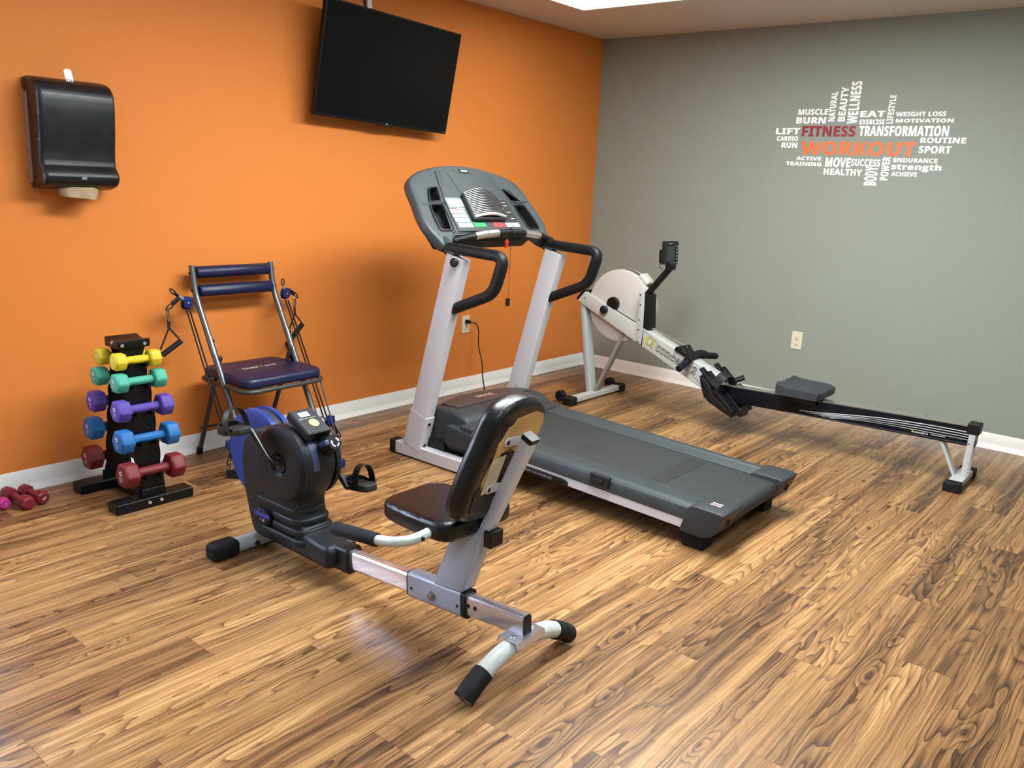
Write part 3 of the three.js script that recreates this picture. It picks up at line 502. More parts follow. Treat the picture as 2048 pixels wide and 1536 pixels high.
  part(t, 'chain', [tube([ch0, hk], 0.0022, 6), tube(roundPath([hk, hk.clone().add(V(0, -0.035, 0.012)), hk.clone().add(V(0, -0.05, 0.05))], 0.01), 0.0028, 6)], mat(0xb3aca0, 0.4, { metalness: 0.7 }));
  const hd = hx(1390, 714, XC), e1 = hz(1357, 738, hd.z - 0.005), e2 = hz(1431, 712, hd.z + 0.005);
  const ht = part(t, 'handle', sweep(roundPath([e1, hd.clone().add(V(-0.03, 0.004, 0)), hd.clone().add(V(0.03, 0.008, 0)), e2], 0.05), circ(0.0205, 14)), M.foam);
  const hub = spline([hd.clone().add(V(-0.1, -0.012, 0)), hd.clone().add(V(-0.03, 0.008, -0.004)), hd.clone().add(V(0.05, 0.012, -0.004)), hd.clone().add(V(0.12, 0.008, 0))], 16);
  const hb = part(ht, 'handle_core', sweep(hub, oval(0.026, 0.02), V(0, 1, 0)), M.blackPlastic);
  for (let i = 0; i < 4; i++) part(ht, 'rib', new THREE.TorusGeometry(0.022, 0.003, 6, 18).rotateY(Math.PI / 2).rotateZ(-0.2).translate(hub[4 + i * 3].x, hub[4 + i * 3].y, hub[4 + i * 3].z), M.rubber);
  const hkp = hx(1371, 706, XC); part(t, 'handle_hook', exX(shapeOf([[hkp.z - 0.05, topZ(hkp.z - 0.05) - 0.005], [hkp.z + 0.06, topZ(hkp.z + 0.06) - 0.005], [hkp.z + 0.07, topZ(hkp.z + 0.06) + 0.03], [hkp.z + 0.03, topZ(hkp.z + 0.03) + 0.02], [hkp.z, topZ(hkp.z) + 0.045], [hkp.z - 0.04, topZ(hkp.z - 0.04) + 0.02]], 0.006), XC - 0.06, XC + 0.05, 0.004), M.blackPlastic);
  // lettering along the beam
  { const d = V(0, Dp[1] - B[1], Dp[0] - B[0]).normalize(), u = V(0, d.z, -d.y), z = 1.29, c = V(XF - 0.0012, (topZ(z) + botZ(z)) / 2, z);
    print(main, 'lettering', c, d, u, 0.47, 0.078, canvasTexture(1200, 200, (x) => {
      x.lineJoin = 'round'; x.font = 'bold 190px serif'; x.fillStyle = '#cfd22a'; x.strokeStyle = '#55563a'; x.lineWidth = 5; x.fillText('C', 6, 150); x.strokeText('C', 6, 150); x.fillText('I', 128, 150); x.strokeText('I', 128, 150);
      x.fillStyle = '#bdbdb8'; x.beginPath(); x.ellipse(100, 84, 42, 50, 0, 0, 7); x.fill(); x.stroke(); x.fillStyle = '#cfd22a'; x.fillRect(158, 26, 26, 122); x.strokeRect(158, 26, 26, 122);
      x.font = 'bold 168px serif'; x.strokeStyle = '#484844'; x.lineWidth = 9; x.strokeText('concept 2', 236, 150);
    }), { rough: 0.45 }); }
  // foot plates with straps
  const prof = [[490, 650], [520, 850], [555, 995], [640, 1085], [1000, 1338], [1012, 1300], [860, 1120], [725, 985], [665, 835], [590, 720]].map(p => zy(h(...p), -0.97));
  const mid = (a, b, x) => { const q = hx(...h(a, b), x); return q; };
  for (const dx of [0, 0.19]) {
    const x0 = -0.985 + dx, x1 = x0 + 0.105, Z = q => q;
    const fp = part(t, 'foot_plate', exX(shapeOf(prof, 0.006), x0, x1, 0.006), M.rubber);
    // sole pad on the slope, toe plate with a rounded tab above it
    const P0 = hx(...h(700, 900), -0.97), P1 = hx(...h(985, 1270), -0.97), d = P1.clone().sub(P0).setX(0).normalize(), n = V(0, d.z, -d.y);
    const S0 = hx(...h(520, 640), -0.97), S1 = hx(...h(680, 850), -0.97), e = S1.clone().sub(S0).setX(0).normalize(), m2 = V(0, e.z, -e.y), xc = (x0 + x1) / 2;
    part(fp, 'sole_pad', bar(P0.clone().setX(xc).addScaledVector(n, 0.006), P1.clone().setX(xc).addScaledVector(n, 0.006), 0.085, 0.01, 0.003, n), M.blackPlastic);
    part(fp, 'toe_plate', bar(S0.clone().setX(xc).addScaledVector(m2, 0.012), S1.clone().setX(xc).addScaledVector(m2, 0.012), 0.095, 0.022, 0.006, m2), M.rubber);
    part(fp, 'toe_tab', bar(S0.clone().setX(xc - 0.02).addScaledVector(m2, 0.014).addScaledVector(e, -0.035), S0.clone().setX(xc - 0.02).addScaledVector(m2, 0.014).addScaledVector(e, 0.03), 0.05, 0.018, 0.008, m2), M.rubber);
    for (const s of [-1, 1]) part(fp, 'side_lip', bar(P0.clone().setX(xc + s * 0.048).addScaledVector(n, 0.006), P1.clone().setX(xc + s * 0.048).addScaledVector(n, 0.01), 0.006, 0.026, 0.002, n), M.blackPlastic);
    const sa = mid(640, 760, x0), sb = mid(800, 700, x0), sc = mid(830, 820, x0);
    part(fp, 'strap', sweep(spline([V(x0 - 0.004, sa.y - 0.02, sa.z + 0.03), V(x0 + 0.02, sb.y + 0.01, sb.z + 0.01), V(x1 - 0.02, sb.y + 0.015, sb.z + 0.02), V(x1 + 0.006, sc.y - 0.01, sc.z + 0.02)], 16), rrect(0.004, 0.055, 0.001, 1), V(0, 0.6, -0.8)), M.cord);
    const hl = mid(1000, 1250, x0); part(fp, 'heel_cup', box(x0 + 0.004, x1 - 0.004, hl.y - 0.02, hl.y + 0.03, hl.z + 0.03, hl.z + 0.06, 0.01), M.blackPlastic);
  }
  part(t, 'foot_axle', sweep([V(-0.93, 0.235, 1.64), V(-0.66, 0.235, 1.64)], circ(0.016, 12)), M.blackPlastic);
  { const e = hx(...h(1190, 700), -0.74); part(t, 'strap_tail', bar(V(-0.78, e.y - 0.05, e.z - 0.10), V(-0.73, e.y + 0.005, e.z), 0.06, 0.024, 0.008), M.blackPlastic); }
  // monorail
  const xm0 = -0.875, xm1 = -0.805, r0 = zy(m(330, 278), xm0), r1 = zy(m(1690, 505), xm0), b0 = zy(m(310, 370), xm0), b1 = zy(m(1712, 632), xm0);
  const railTop = z => along(r0, r1, z)[1], railBot = z => along(b0, b1, z)[1], rz0 = 1.54, rz1 = 3.0;
  const rail = part(t, 'monorail', exX(shapeOf([[rz0, railBot(rz0)], [rz1, railBot(rz1)], [rz1, railTop(rz1) - 0.004], [rz0, railTop(rz0) - 0.004]], 0.003), xm0, xm1, 0.002), mat(0x090b12, 0.42, { specularIntensity: 0.5 }));
  part(rail, 'rail_top', exX(shapeOf([[rz0, railTop(rz0) - 0.005], [rz1, railTop(rz1) - 0.005], [rz1, railTop(rz1)], [rz0, railTop(rz0)]]), xm0 - 0.001, xm1 + 0.001), mat(0xb8b7b0, 0.25, { metalness: 0.8 }));
  { const zc = 2.5, d = V(0, railTop(3) - railTop(2), 1).normalize(), u = V(0, d.z, -d.y), c = V(xm0 - 0.0012, (railTop(zc) + railBot(zc)) / 2 - 0.002, zc);
    print(rail, 'stripe_print', c, d, u, 0.96, 0.088, canvasTexture(1536, 140, (x, w, hh) => {
      x.strokeStyle = '#b9babd'; x.lineCap = 'round';
      for (let i = 0; i < 4; i++) { x.lineWidth = 8 - i; x.beginPath(); x.moveTo(140 + i * 90, 102 + i * 7); x.bezierCurveTo(520 + i * 30, 88, 760 + i * 60, 14 + i * 24, 1536, 40 + i * 21); x.stroke(); }
      x.strokeStyle = '#7d8088'; x.lineWidth = 5; for (let i = 0; i < 3; i++) { x.beginPath(); x.moveTo(200 + i * 70, 112 + i * 5); x.bezierCurveTo(540 + i * 20, 100, 700 + i * 30, 60 + i * 14, 1050, 52 + i * 22); x.stroke(); }
      x.fillStyle = '#3a3f4a'; x.fillRect(0, 132, 1536, 8); x.fillStyle = '#c4c03e'; x.fillRect(1090, 102, 12, 18); x.fillStyle = '#d8d8d6'; x.font = 'bold 24px sans-serif'; x.fillText('concept 2', 1106, 120); x.fillStyle = '#9a9b9e'; x.fillRect(1240, 108, 110, 8);
    }), { rough: 0.3 }); }
  const ec = V(0, railTop(3.0), 3.0); part(rail, 'rail_cap', box(xm0 - 0.004, xm1 + 0.004, railTop(3) - 0.045, railTop(3) + 0.012, 2.955, 3.012, 0.006), M.blackPlastic);
  // rear leg
  for (const x of [xm0 - 0.001, xm1 - 0.005]) part(t, 'rear_leg', bar(V(x + 0.003, 0.03, 2.975), V(x + 0.003, railBot(3) + 0.075, 2.985), 0.006, 0.03, 0.001, V(0, 0, 1)), ms);
  part(t, 'rear_strut', bar(V(XC, 0.03, 2.935), V(XC, railBot(2.84) + 0.004, 2.845), 0.055, 0.014, 0.002, V(0, 0, 1)), ms);
  part(t, 'rear_bar', box(-0.99, -0.69, 0.012, 0.045, 2.925, 2.99, 0.004), ms);
  for (const x of [-1.0, -0.68]) part(t, 'rear_foot', box(x - 0.03, x + 0.03, 0, 0.05, 2.918, 2.998, 0.008), M.rubber);
  // seat on its carriage
  const sy = 0.365, sz0 = 1.985, sz1 = 2.235, prof2 = [];
  const seatG = (() => {
    const nx = 22, nz = 16, pos = [], idx = [];
    const top = (a, b) => { const e = Math.pow(Math.abs(a), 6), fdip = 0.012 * (1 - Math.cos(a * 2 * Math.PI)) / 2; return sy - 0.014 * Math.exp(-((a - 0.0) ** 2) * 9) * (b > 0 ? 0.4 : 1) - 0.010 * Math.exp(-((Math.abs(a) - 0.5) ** 2) * 30) - 0.01 * e - 0.012 * Math.pow(Math.max(0, b), 5) + 0.012 * Math.pow(Math.max(0, -b), 3); };
    const shapeX = (a, b) => { const k = Math.pow(Math.abs(a), 4), kb = Math.pow(Math.abs(b), 4); return [XC + a * 0.155 * (1 - 0.07 * kb), lerp(sz0, sz1, (b * (1 - 0.06 * k) + 1) / 2)]; };
    for (let layer = 0; layer < 2; layer++) for (let i = 0; i <= nx; i++) for (let j = 0; j <= nz; j++) {
      const a = i / nx * 2 - 1, b = j / nz * 2 - 1, [x, z] = shapeX(a, b); pos.push(x, layer ? sy - 0.055 : top(a, b), z);
    }
    const N = (nx + 1) * (nz + 1), id = (q, i, j) => q * N + i * (nz + 1) + j;
    for (let i = 0; i < nx; i++) for (let j = 0; j < nz; j++) { idx.push(id(0, i, j), id(0, i, j + 1), id(0, i + 1, j), id(0, i + 1, j), id(0, i, j + 1), id(0, i + 1, j + 1)); idx.push(id(1, i, j), id(1, i + 1, j), id(1, i, j + 1), id(1, i + 1, j), id(1, i + 1, j + 1), id(1, i, j + 1)); }
    for (let i = 0; i < nx; i++) { idx.push(id(0, i, 0), id(0, i + 1, 0), id(1, i, 0), id(0, i + 1, 0), id(1, i + 1, 0), id(1, i, 0)); idx.push(id(0, i, nz), id(1, i, nz), id(0, i + 1, nz), id(0, i + 1, nz), id(1, i, nz), id(1, i + 1, nz)); }
    for (let j = 0; j < nz; j++) { idx.push(id(0, 0, j), id(1, 0, j), id(0, 0, j + 1), id(0, 0, j + 1), id(1, 0, j), id(1, 0, j + 1)); idx.push(id(0, nx, j), id(0, nx, j + 1), id(1, nx, j), id(0, nx, j + 1), id(1, nx, j + 1), id(1, nx, j)); }
    const gg = new THREE.BufferGeometry(); gg.setAttribute('position', new THREE.Float32BufferAttribute(pos, 3)); gg.setIndex(idx); return toCreasedNormals(gg, 0.9);
  })();
  const seat = part(t, 'seat', seatG, mat(0x2f3238, 0.6, { grain: 0.0004 }));
  part(seat, 'carriage', [box(XC - 0.05, XC + 0.05, railTop(2.1) - 0.002, sy - 0.05, 2.03, 2.2, 0.006), box(xm0 - 0.016, xm0 - 0.002, railTop(2.1) - 0.03, sy - 0.05, 2.04, 2.19, 0.005)], M.blackPlastic);
  const wy = railTop(2.1); for (const z of [2.05, 2.18]) part(seat, 'seat_roller', lathe([[0, 0], [0.016, 0], [0.018, 0.004], [0.018, 0.012], [0, 0.012]], V(xm0 - 0.014, wy - 0.012, z), V(-1, 0, 0), 16), M.blackPlastic);
  part(seat, 'seat_clip', tube(roundPath([V(xm0 - 0.01, wy + 0.03, 2.2), V(xm0 - 0.012, wy + 0.002, 2.21), V(xm0 - 0.012, wy + 0.006, 2.245)], 0.01), 0.004, 6), M.steel);
}

// ---------------------------------------------------------------- recumbent exercise bike
{
  const XC = -3.745;
  const t = thing('recumbent_bike', 'dark grey recumbent exercise bike with chrome rail and torn black backrest', 'exercise bike', V(XC, 0, 1.8));
  const b = crop(420, 800, 4.8), s = crop(640, 780, 4.267), r = crop(660, 1060, 3.938);
  const body0 = mat(0x15171c, 0.46, { grain: 0.0004, specularIntensity: 0.55 }), body1 = mat(0x1b1f22, 0.46, { grain: 0.0004, specularIntensity: 0.55 });
  const xl = -3.812, xr = -3.678;
  // shroud
  const P = [[1.10, 0.37], [1.118, 0.43], [1.17, 0.475], [1.26, 0.503], [1.35, 0.53], [1.43, 0.518], [1.488, 0.465], [1.51, 0.40], [1.49, 0.325], [1.44, 0.262], [1.445, 0.22], [1.465, 0.165], [1.51, 0.15], [1.62, 0.145], [1.62, 0.062], [1.28, 0.063], [1.17, 0.066], [1.143, 0.13], [1.105, 0.26]];
  const shroud = part(t, 'shroud', exX(shapeOf(P, 0.03), xl, xr, 0.022, 5), body1);
  const dc = V(0, 0.393, 1.37);
  const cover = part(shroud, 'crank_cover', lathe([[0.03, 0.012], [0.045, 0.028], [0.10, 0.034], [0.128, 0.028], [0.138, 0.014], [0.138, 0], [0, 0]], V(xl + 0.006, dc.y, dc.z), V(-1, 0, 0), 48), body0);
  part(shroud, 'crank_socket', disc(V(xl - 0.004, dc.y, dc.z), V(-1, 0, 0), 0.03, 0.012), M.black);
  part(shroud, 'crank_cover', lathe([[0, 0.03], [0.10, 0.034], [0.128, 0.028], [0.138, 0.014], [0.138, 0], [0, 0]], V(xr - 0.006, dc.y, dc.z), V(1, 0, 0), 40), body0);
  { // curved bluish trim strip on the rear shoulder
    const q = spline([[1.335, 0.5255], [1.37, 0.5255], [1.40, 0.522], [1.43, 0.511], [1.46, 0.489], [1.484, 0.459], [1.499, 0.425], [1.505, 0.39]].map(([z, y]) => V(xl + 0.04, y, z)), 24);
    part(shroud, 'trim_strip', sweep(q, rrect(0.026, 0.008, 0.001, 1), V(0, 0.7, 0.7)), mat(0x343b58, 0.35), { label: 'bluish curved trim strip' });
  }
  // ribbed neck
  for (let i = 0; i < 4; i++) {
    const y = 0.222 - i * 0.034, z1 = 1.452 + i * 0.018, z0 = [1.215, 1.315, 1.315, 1.25][i], w = 0.076 + i * 0.003;
    part(shroud, 'neck_rib', exY(shapeOf([[XC - w, z0], [XC + w, z0], [XC + w, z1], [XC - w, z1]], [0.01, 0.01, 0.06, 0.06]), y - 0.012, y + 0.012, 0.006).rotateX(0), body1);
  }
  const em = V(0, 0.162, 1.252);
  const oval0 = new THREE.Shape(); oval0.absellipse(0, 0, 0.054, 0.03, 0, 2 * Math.PI);
  part(shroud, 'emblem', extrude(oval0, 0.006, 0.002).applyMatrix4(frameMatrix(V(xl - 0.010, em.y, em.z), V(0, 0, 1), V(0, 1, 0))), body0);
  print(shroud, 'lettering', V(xl - 0.0168, em.y, em.z), V(0, 0, 1), V(0, 1, 0), 0.098, 0.054, canvasTexture(400, 220, c => { c.font = 'italic bold 92px sans-serif'; c.fillStyle = '#5a63d8'; c.fillText('Lifestyle', 18, 104); c.fillStyle = '#c9ccd6'; c.font = 'italic bold 56px sans-serif'; c.fillText('1', 150, 178); c.fillText('20', 214, 178); }));
  for (const q of [[815, 462], [785, 1040]]) { const p = hx(...b(...q), xl - 0.028); part(shroud, 'screw_hole', disc(V(q[1] > 900 ? xl - 0.003 : xl - 0.022, p.y, p.z), V(-1, 0, 0), 0.006, 0.002, 0.0005, 10), M.black); }
  // flywheel with blue covers
  const fw = V(0, 0.362, 1.148);
  for (const [x, d] of [[XC - 0.012, -1], [XC + 0.022, 1]]) part(t, 'flywheel_cover', lathe([[0, 0.016], [0.05, 0.02], [0.12, 0.016], [0.15, 0.022], [0.172, 0.018], [0.174, 0], [0, 0]], V(x, fw.y, fw.z), V(d, 0, 0), 48), mat(0x16347c, 0.4), { label: 'blue plastic flywheel cover' });
  part(t, 'flywheel', lathe([[0, -0.017], [0.164, -0.017], [0.166, 0], [0.164, 0.017], [0, 0.017]], V(XC + 0.005, fw.y, fw.z), V(1, 0, 0), 40), mat(0x2a2b2e, 0.5));
  // computer and tension knob
  const a1 = hx(...b(780, 170), XC), a2 = hx(...b(1130, 320), XC);
  { const c = V(XC + 0.0, 0.545, 1.428), u = V(0, 0.45, -0.89).normalize(), Fm = frameMatrix(c, V(1, 0, 0), u), C = gg => gg.applyMatrix4(Fm);
    const cmp = part(t, 'computer', C(box(-0.05, 0.05, -0.068, 0.062, -0.024, 0.008, 0.005)), M.blackPlastic);
    part(cmp, 'bezel', C(box(-0.046, 0.046, -0.063, 0.057, 0.005, 0.0105, 0.002)), mat(0x232528, 0.45));
    part(cmp, 'display', C(box(-0.026, 0.016, 0.018, 0.042, 0.0095, 0.0115, 0.001)), mat(0xa9bdb2, 0.25, { worn: false }), { label: 'pale grey green LCD' });
    part(cmp, 'button', C(disc(V(0.004, -0.02, 0.009), V(0, 0, 1), 0.019, 0.005)), mat(0xd9c079, 0.4), { label: 'round yellow button' });
    print(cmp, 'lettering', C(V(-0.002, 0.008, 0.0112)), V(1, 0, 0), u, 0.075, 0.012, canvasTexture(400, 64, x => { x.fillStyle = '#b4b7b9'; for (let i = 0; i < 9; i++) x.fillRect(10 + i * 42, 22, 30 - (i % 3) * 6, 18); })); }
  const kp = V(XC + 0.028, 0.468, 1.492), kd = V(0.0, 0.45, 0.89).normalize();
  const knob = part(t, 'tension_knob', lathe([[0, 0], [0.034, 0], [0.032, 0.02], [0.029, 0.045], [0.026, 0.05], [0, 0.051]], kp, kd, 32), M.blackPlastic);
  print(knob, 'lettering', kp.clone().addScaledVector(kd, 0.0518), V(1, 0, 0), V(0, 0.89, -0.45), 0.05, 0.05, canvasTexture(200, 200, x => { x.strokeStyle = '#dfe2e6'; x.lineWidth = 20; x.beginPath(); x.arc(100, 100, 58, 0.3, 1.35); x.stroke(); x.beginPath(); x.arc(100, 100, 58, 1.8, 3.4); x.stroke(); x.beginPath(); x.arc(100, 100, 58, -1.2, -0.2); x.stroke(); x.fillStyle = '#dfe2e6'; x.beginPath(); x.moveTo(20, 92); x.lineTo(66, 92); x.lineTo(44, 60); x.fill(); x.beginPath(); x.moveTo(138, 92); x.lineTo(182, 92); x.lineTo(160, 56); x.fill(); }));
  part(knob, 'grip_wing', new RoundedBoxGeometry(0.02, 0.046, 0.02, 2, 0.006).applyMatrix4(frameMatrix(kp.clone().addScaledVector(kd, 0.025).add(V(-0.03, 0.006, 0)), V(1, 0, 0), kd)), mat(0x3b4464, 0.35));
  // cranks and pedals
  const ax = V(0, 0.397, 1.375), pl = V(0, 0.508, 1.262), pr = V(0, 0.286, 1.488);
  for (const [x, p, sgn] of [[-3.872, pl, -1], [-3.622, pr, 1]]) {
    const xi = sgn < 0 ? xl - 0.012 : xr + 0.012;
    const cr = part(t, 'crank', sweep(roundPath([V(xi, ax.y, ax.z), V(lerp(xi, x, 0.8), lerp(ax.y, p.y, 0.12), lerp(ax.z, p.z, 0.12)), V(x, p.y, p.z), V(x + sgn * 0.012, p.y, p.z)], 0.02), circ(0.0105, 10)), mat(0x0d0e10, 0.3));
    const px = x + sgn * 0.05, pitch = sgn < 0 ? -0.20 : -0.12, R = new THREE.Matrix4().makeRotationFromEuler(new THREE.Euler(pitch, 0, sgn < 0 ? 0.05 : -0.03)).setPosition(V(px, p.y, p.z + (sgn < 0 ? -0.012 : 0.02)));
    const pd = part(t, 'pedal', exY(shapeOf([[-0.036, -0.05], [0.036, -0.05], [0.038, 0.0], [0.03, 0.062], [-0.03, 0.062], [-0.038, 0.0]], 0.024), -0.013, 0.013, 0.005).applyMatrix4(R), mat(0x191b1b, 0.6));
    part(pd, 'pedal_rim', sweep(spline([V(-0.039, 0.004, 0.0), V(-0.037, 0.012, -0.05), V(0, 0.018, -0.064), V(0.037, 0.012, -0.05), V(0.039, 0.004, 0.0)].map(q => q.applyMatrix4(R)), 20), rrect(0.004, 0.03, 0.001, 1), V(0, 1, 0)), M.blackPlastic);
    const st = []; for (let i = 0; i <= 16; i++) { const q = i / 16 * Math.PI; st.push(V(-0.041 * Math.cos(q), 0.006 + 0.076 * Math.pow(Math.sin(q), 0.8), 0.012).applyMatrix4(R)); }
    part(pd, 'strap', sweep(st, rrect(0.003, 0.034, 0.001, 1), V(0, 0, 1).transformDirection(R), { crease: 0.5 }), M.blackPlastic);
  }
  // front foot
  part(t, 'front_foot', sweep([V(-3.90, 0.032, 1.155), V(-3.59, 0.032, 1.155)], oval(0.026, 0.030), V(0, 1, 0)), mat(0xa7abaa, 0.4));
  for (const [x0, x1] of [[-3.985, -3.872], [-3.618, -3.505]]) part(t, 'foot_cap', box(x0, x1, 0, 0.066, 1.118, 1.192, 0.022), M.rubber);
  part(t, 'bolt', bolt(hx(...b(448, 1365), -3.80).setX(-3.80).setZ(1.184), V(0, 0, 1), 0.010, 0.006), M.boltDark);
  // rail and collars
  const rp = z => V(XC, lerp(0.105, 0.157, (z - 1.657) / 0.765), z);
  const railU = V(0, 1, 0);
  part(t, 'rail_socket', sweep([rp(1.50), rp(1.665)], rrect(0.066, 0.092, 0.016), railU), body1);
  part(t, 'rail_socket_lip', sweep([rp(1.648), rp(1.672)], rrect(0.07, 0.096, 0.018), railU), M.blackPlastic);
  const rail = part(t, 'chrome_rail', sweep([rp(1.60), rp(2.435)], rrect(0.042, 0.070, 0.014, 5), railU), M.chrome);
  part(rail, 'rail_opening', sweep([rp(2.4345), rp(2.4358)], rrect(0.037, 0.064, 0.012), railU), M.black);
  for (const z of [2.225, 2.252]) part(rail, 'adjuster_hole', disc(rp(z).add(V(-0.0206, 0.004, 0)), V(-1, 0, 0), 0.007, 0.0012, 0.0003, 12), M.black);
  const slide = part(t, 'seat_sleeve', sweep([rp(1.968), rp(2.2)], rrect(0.054, 0.088, 0.016, 5), railU), M.greyPaint);
  part(slide, 'sleeve_collar', sweep([rp(2.198), rp(2.215)], rrect(0.056, 0.09, 0.017, 5), railU), M.blackPlastic);
  part(slide, 'sleeve_collar', sweep([rp(1.962), rp(1.97)], rrect(0.053, 0.086, 0.016, 5), railU), M.blackPlastic);
  const nu = rp(2.073).add(V(-0.027, -0.004, 0)); part(slide, 'adjuster_nut', lathe([[0, 0], [0.016, 0], [0.016, 0.006], [0.011, 0.008], [0.009, 0.012], [0.004, 0.012], [0.004, 0.009], [0, 0.009]], nu, V(-1, 0, 0), 20), M.steel);
  for (const z of [1.985, 2.185]) part(slide, 'rivet', bolt(rp(z).add(V(-0.027, -0.006, 0)), V(-1, 0, 0), 0.005, 0.003), M.boltDark);
  // seat post, back tube
  const post = [[2.088, 0.172], [2.155, 0.30], [2.185, 0.395], [2.285, 0.395], [2.205, 0.185]];
  part(t, 'seat_post', exX(shapeOf([[2.082, 0.172], [2.163, 0.386], [2.272, 0.386], [2.205, 0.185]], 0.01), XC - 0.028, XC + 0.028, 0.003), M.greyPaint);
  const sr = part(t, 'seat_rail', box(XC - 0.026, XC + 0.026, 0.362, 0.408, 2.0, 2.285, 0.004), M.greyPaint);
  part(sr, 'rail_end', box(XC - 0.028, XC + 0.028, 0.36, 0.41, 2.278, 2.308, 0.004), M.blackPlastic);
  const bt = part(t, 'back_tube', bar(V(XC, 0.39, 2.262), V(XC, 0.712, 2.408), 0.036, 0.036, 0.004, V(0, 0, 1)), M.whitePaint);
  part(bt, 'tube_cap', bar(V(XC, 0.708, 2.406), V(XC, 0.722, 2.4125), 0.038, 0.038, 0.004, V(0, 0, 1)), M.blackPlastic);
  // seat
  const seatTop = 0.452, sshape = shapeOf([[XC - 0.155, 2.255], [XC + 0.155, 2.255], [XC + 0.15, 2.08], [XC + 0.118, 1.925], [XC - 0.118, 1.925], [XC - 0.15, 2.08]], [0.07, 0.07, 0.1, 0.06, 0.06, 0.1]);
  const seat = part(t, 'seat', exY(sshape, seatTop - 0.062, seatTop, 0.02, 6).translate(0, -0.43, -2.26).rotateX(-0.05).translate(0, 0.43, 2.26), M.vinyl);
  // backrest: its own loose, slightly twisted plane
  const BM = new THREE.Matrix4().makeRotationFromEuler(new THREE.Euler(0.301, 0.155, -0.155, 'YXZ')).setPosition(V(-3.745, 0.624, 2.329)), Bk = gg => gg.applyMatrix4(BM);
  const bo = [[-0.155, -0.10], [-0.154, 0.06], [-0.139, 0.155], [-0.07, 0.193], [0.07, 0.193], [0.139, 0.155], [0.154, 0.06], [0.155, -0.10], [0.134, -0.168], [0.06, -0.19], [-0.06, -0.19], [-0.134, -0.168]];
  const back = part(t, 'backrest', Bk(extrude(splineShape(bo.slice().reverse(), 90), 0.066, 0.024, 6).translate(0, 0, -0.066)), M.vinyl);
  const ply = [[-0.098, -0.045], [-0.088, 0.02], [-0.095, 0.06], [-0.083, 0.075], [-0.075, 0.102], [-0.055, 0.11], [-0.045, 0.128], [0.0, 0.135], [0.05, 0.142], [0.10, 0.132], [0.118, 0.105], [0.116, 0.05], [0.108, 0.0], [0.098, -0.045], [0.075, -0.09], [0.055, -0.128], [0.045, -0.10], [0.06, -0.06], [0.052, -0.03], [0.03, 0.02], [-0.02, 0.045], [-0.06, 0.03], [-0.078, -0.03], [-0.09, -0.075]];
  part(back, 'plywood', Bk(extrude(shapeOf(ply.map(([a, b]) => [a * 1.1, b * 1.1 + 0.004]).reverse()), 0.004).translate(0, 0, -0.0015)), new THREE.MeshPhysicalMaterial({ roughness: 0.7, map: noiseTexture(256, (x, y) => { const g = tiled((p, q) => fbm(p / 60, q / 7, 31), x, y, 256); return [188 + 40 * (g - 0.5), 148 + 40 * (g - 0.5), 84 + 34 * (g - 0.5)]; }, true) }), { label: 'bare tan plywood showing through the torn cover' });
  part(back, 'dust_cover', Bk(extrude(shapeOf([[-0.125, -0.075], [-0.09, -0.055], [-0.07, 0.03], [0.03, 0.035], [0.05, -0.10], [0.10, -0.11], [0.115, -0.14], [0, -0.158], [-0.11, -0.145]].reverse()), 0.002).translate(0, 0, 0.0005)), mat(0x17130f, 0.8));
  print(back, 'paper_label', V(-0.062, -0.028, 0.0045).applyMatrix4(BM), V(1, 0.12, 0).transformDirection(BM), V(-0.12, 1, 0).transformDirection(BM), 0.072, 0.115, canvasTexture(220, 352, (c, w, h) => { c.fillStyle = '#c3b893'; c.fillRect(0, 0, w, h); c.fillStyle = '#6b6350'; c.fillRect(110, 30, 60, 8); let q = 5; for (let i = 0; i < 24; i++) { q = (q * 137 + 51) % 97; c.fillRect(18, 56 + i * 11.5, 90 + q, 3.5); } }), { opaque: true, rough: 0.8, label: 'yellowed paper warning label' });
  for (const [y, w] of [[0.075, 0.075], [-0.075, 0.07]]) {
    const br = part(back, 'bracket', Bk(extrude(shapeOf([[-w, y - 0.013], [w, y - 0.013], [w, y + 0.013], [-w, y + 0.013]], 0.012), 0.005).translate(0.0, 0, 0.003)), M.whitePaint);
    for (const sx of [-1, 1]) part(br, 'bolt', Bk(bolt(V(sx * (w - 0.012), y, 0.008), V(0, 0, 1), 0.007, 0.004)), M.boltDark);
  }
  // left seat handle
  const h0 = hx(...s(125, 1178), -4.0), h1 = hx(...s(490, 1280), -4.0);
  const hp = spline([h1, hx(790, 1084, -3.99), hx(822, 1080, -3.96), hx(848, 1070, -3.92), V(-3.86, 0.403, 2.16), V(-3.77, 0.39, 2.16)], 30);
  const hand = part(t, 'seat_handle', sweep([h1.clone().lerp(h0, 0.2), ...hp], circ(0.015, 12)), M.palePaint);
  part(hand, 'grip', sweep([h0, h0.clone().lerp(h1, 0.02), h1.clone().lerp(h0, 0.02), h1], circ(0.0205, 16), V(0, 1, 0), { scale: k => k < 0.1 || k > 0.9 ? 0.93 : 1 }), M.foam);
  part(hand, 'bolt', bolt(hx(845, 1078, -3.938), V(-0.8, -0.1, 0.6), 0.007, 0.004), M.boltDark);
  // arched rear foot
  const arc = spline([[-3.985, 0.026], [-3.945, 0.052], [-3.88, 0.083], [-3.81, 0.1], [-3.745, 0.104], [-3.68, 0.1], [-3.61, 0.083], [-3.545, 0.052], [-3.505, 0.026]].map(([x, y]) => V(x, y, 2.415)), 40);
  const rf = part(t, 'rear_foot', sweep(arc, oval(0.027, 0.0255), V(0, 1, 0)), M.palePaint);
  for (const e of [arc.slice(0, 9), arc.slice(32)]) part(rf, 'foot_cap', sweep(e, oval(0.0315, 0.030), V(0, 1, 0)), M.rubber);
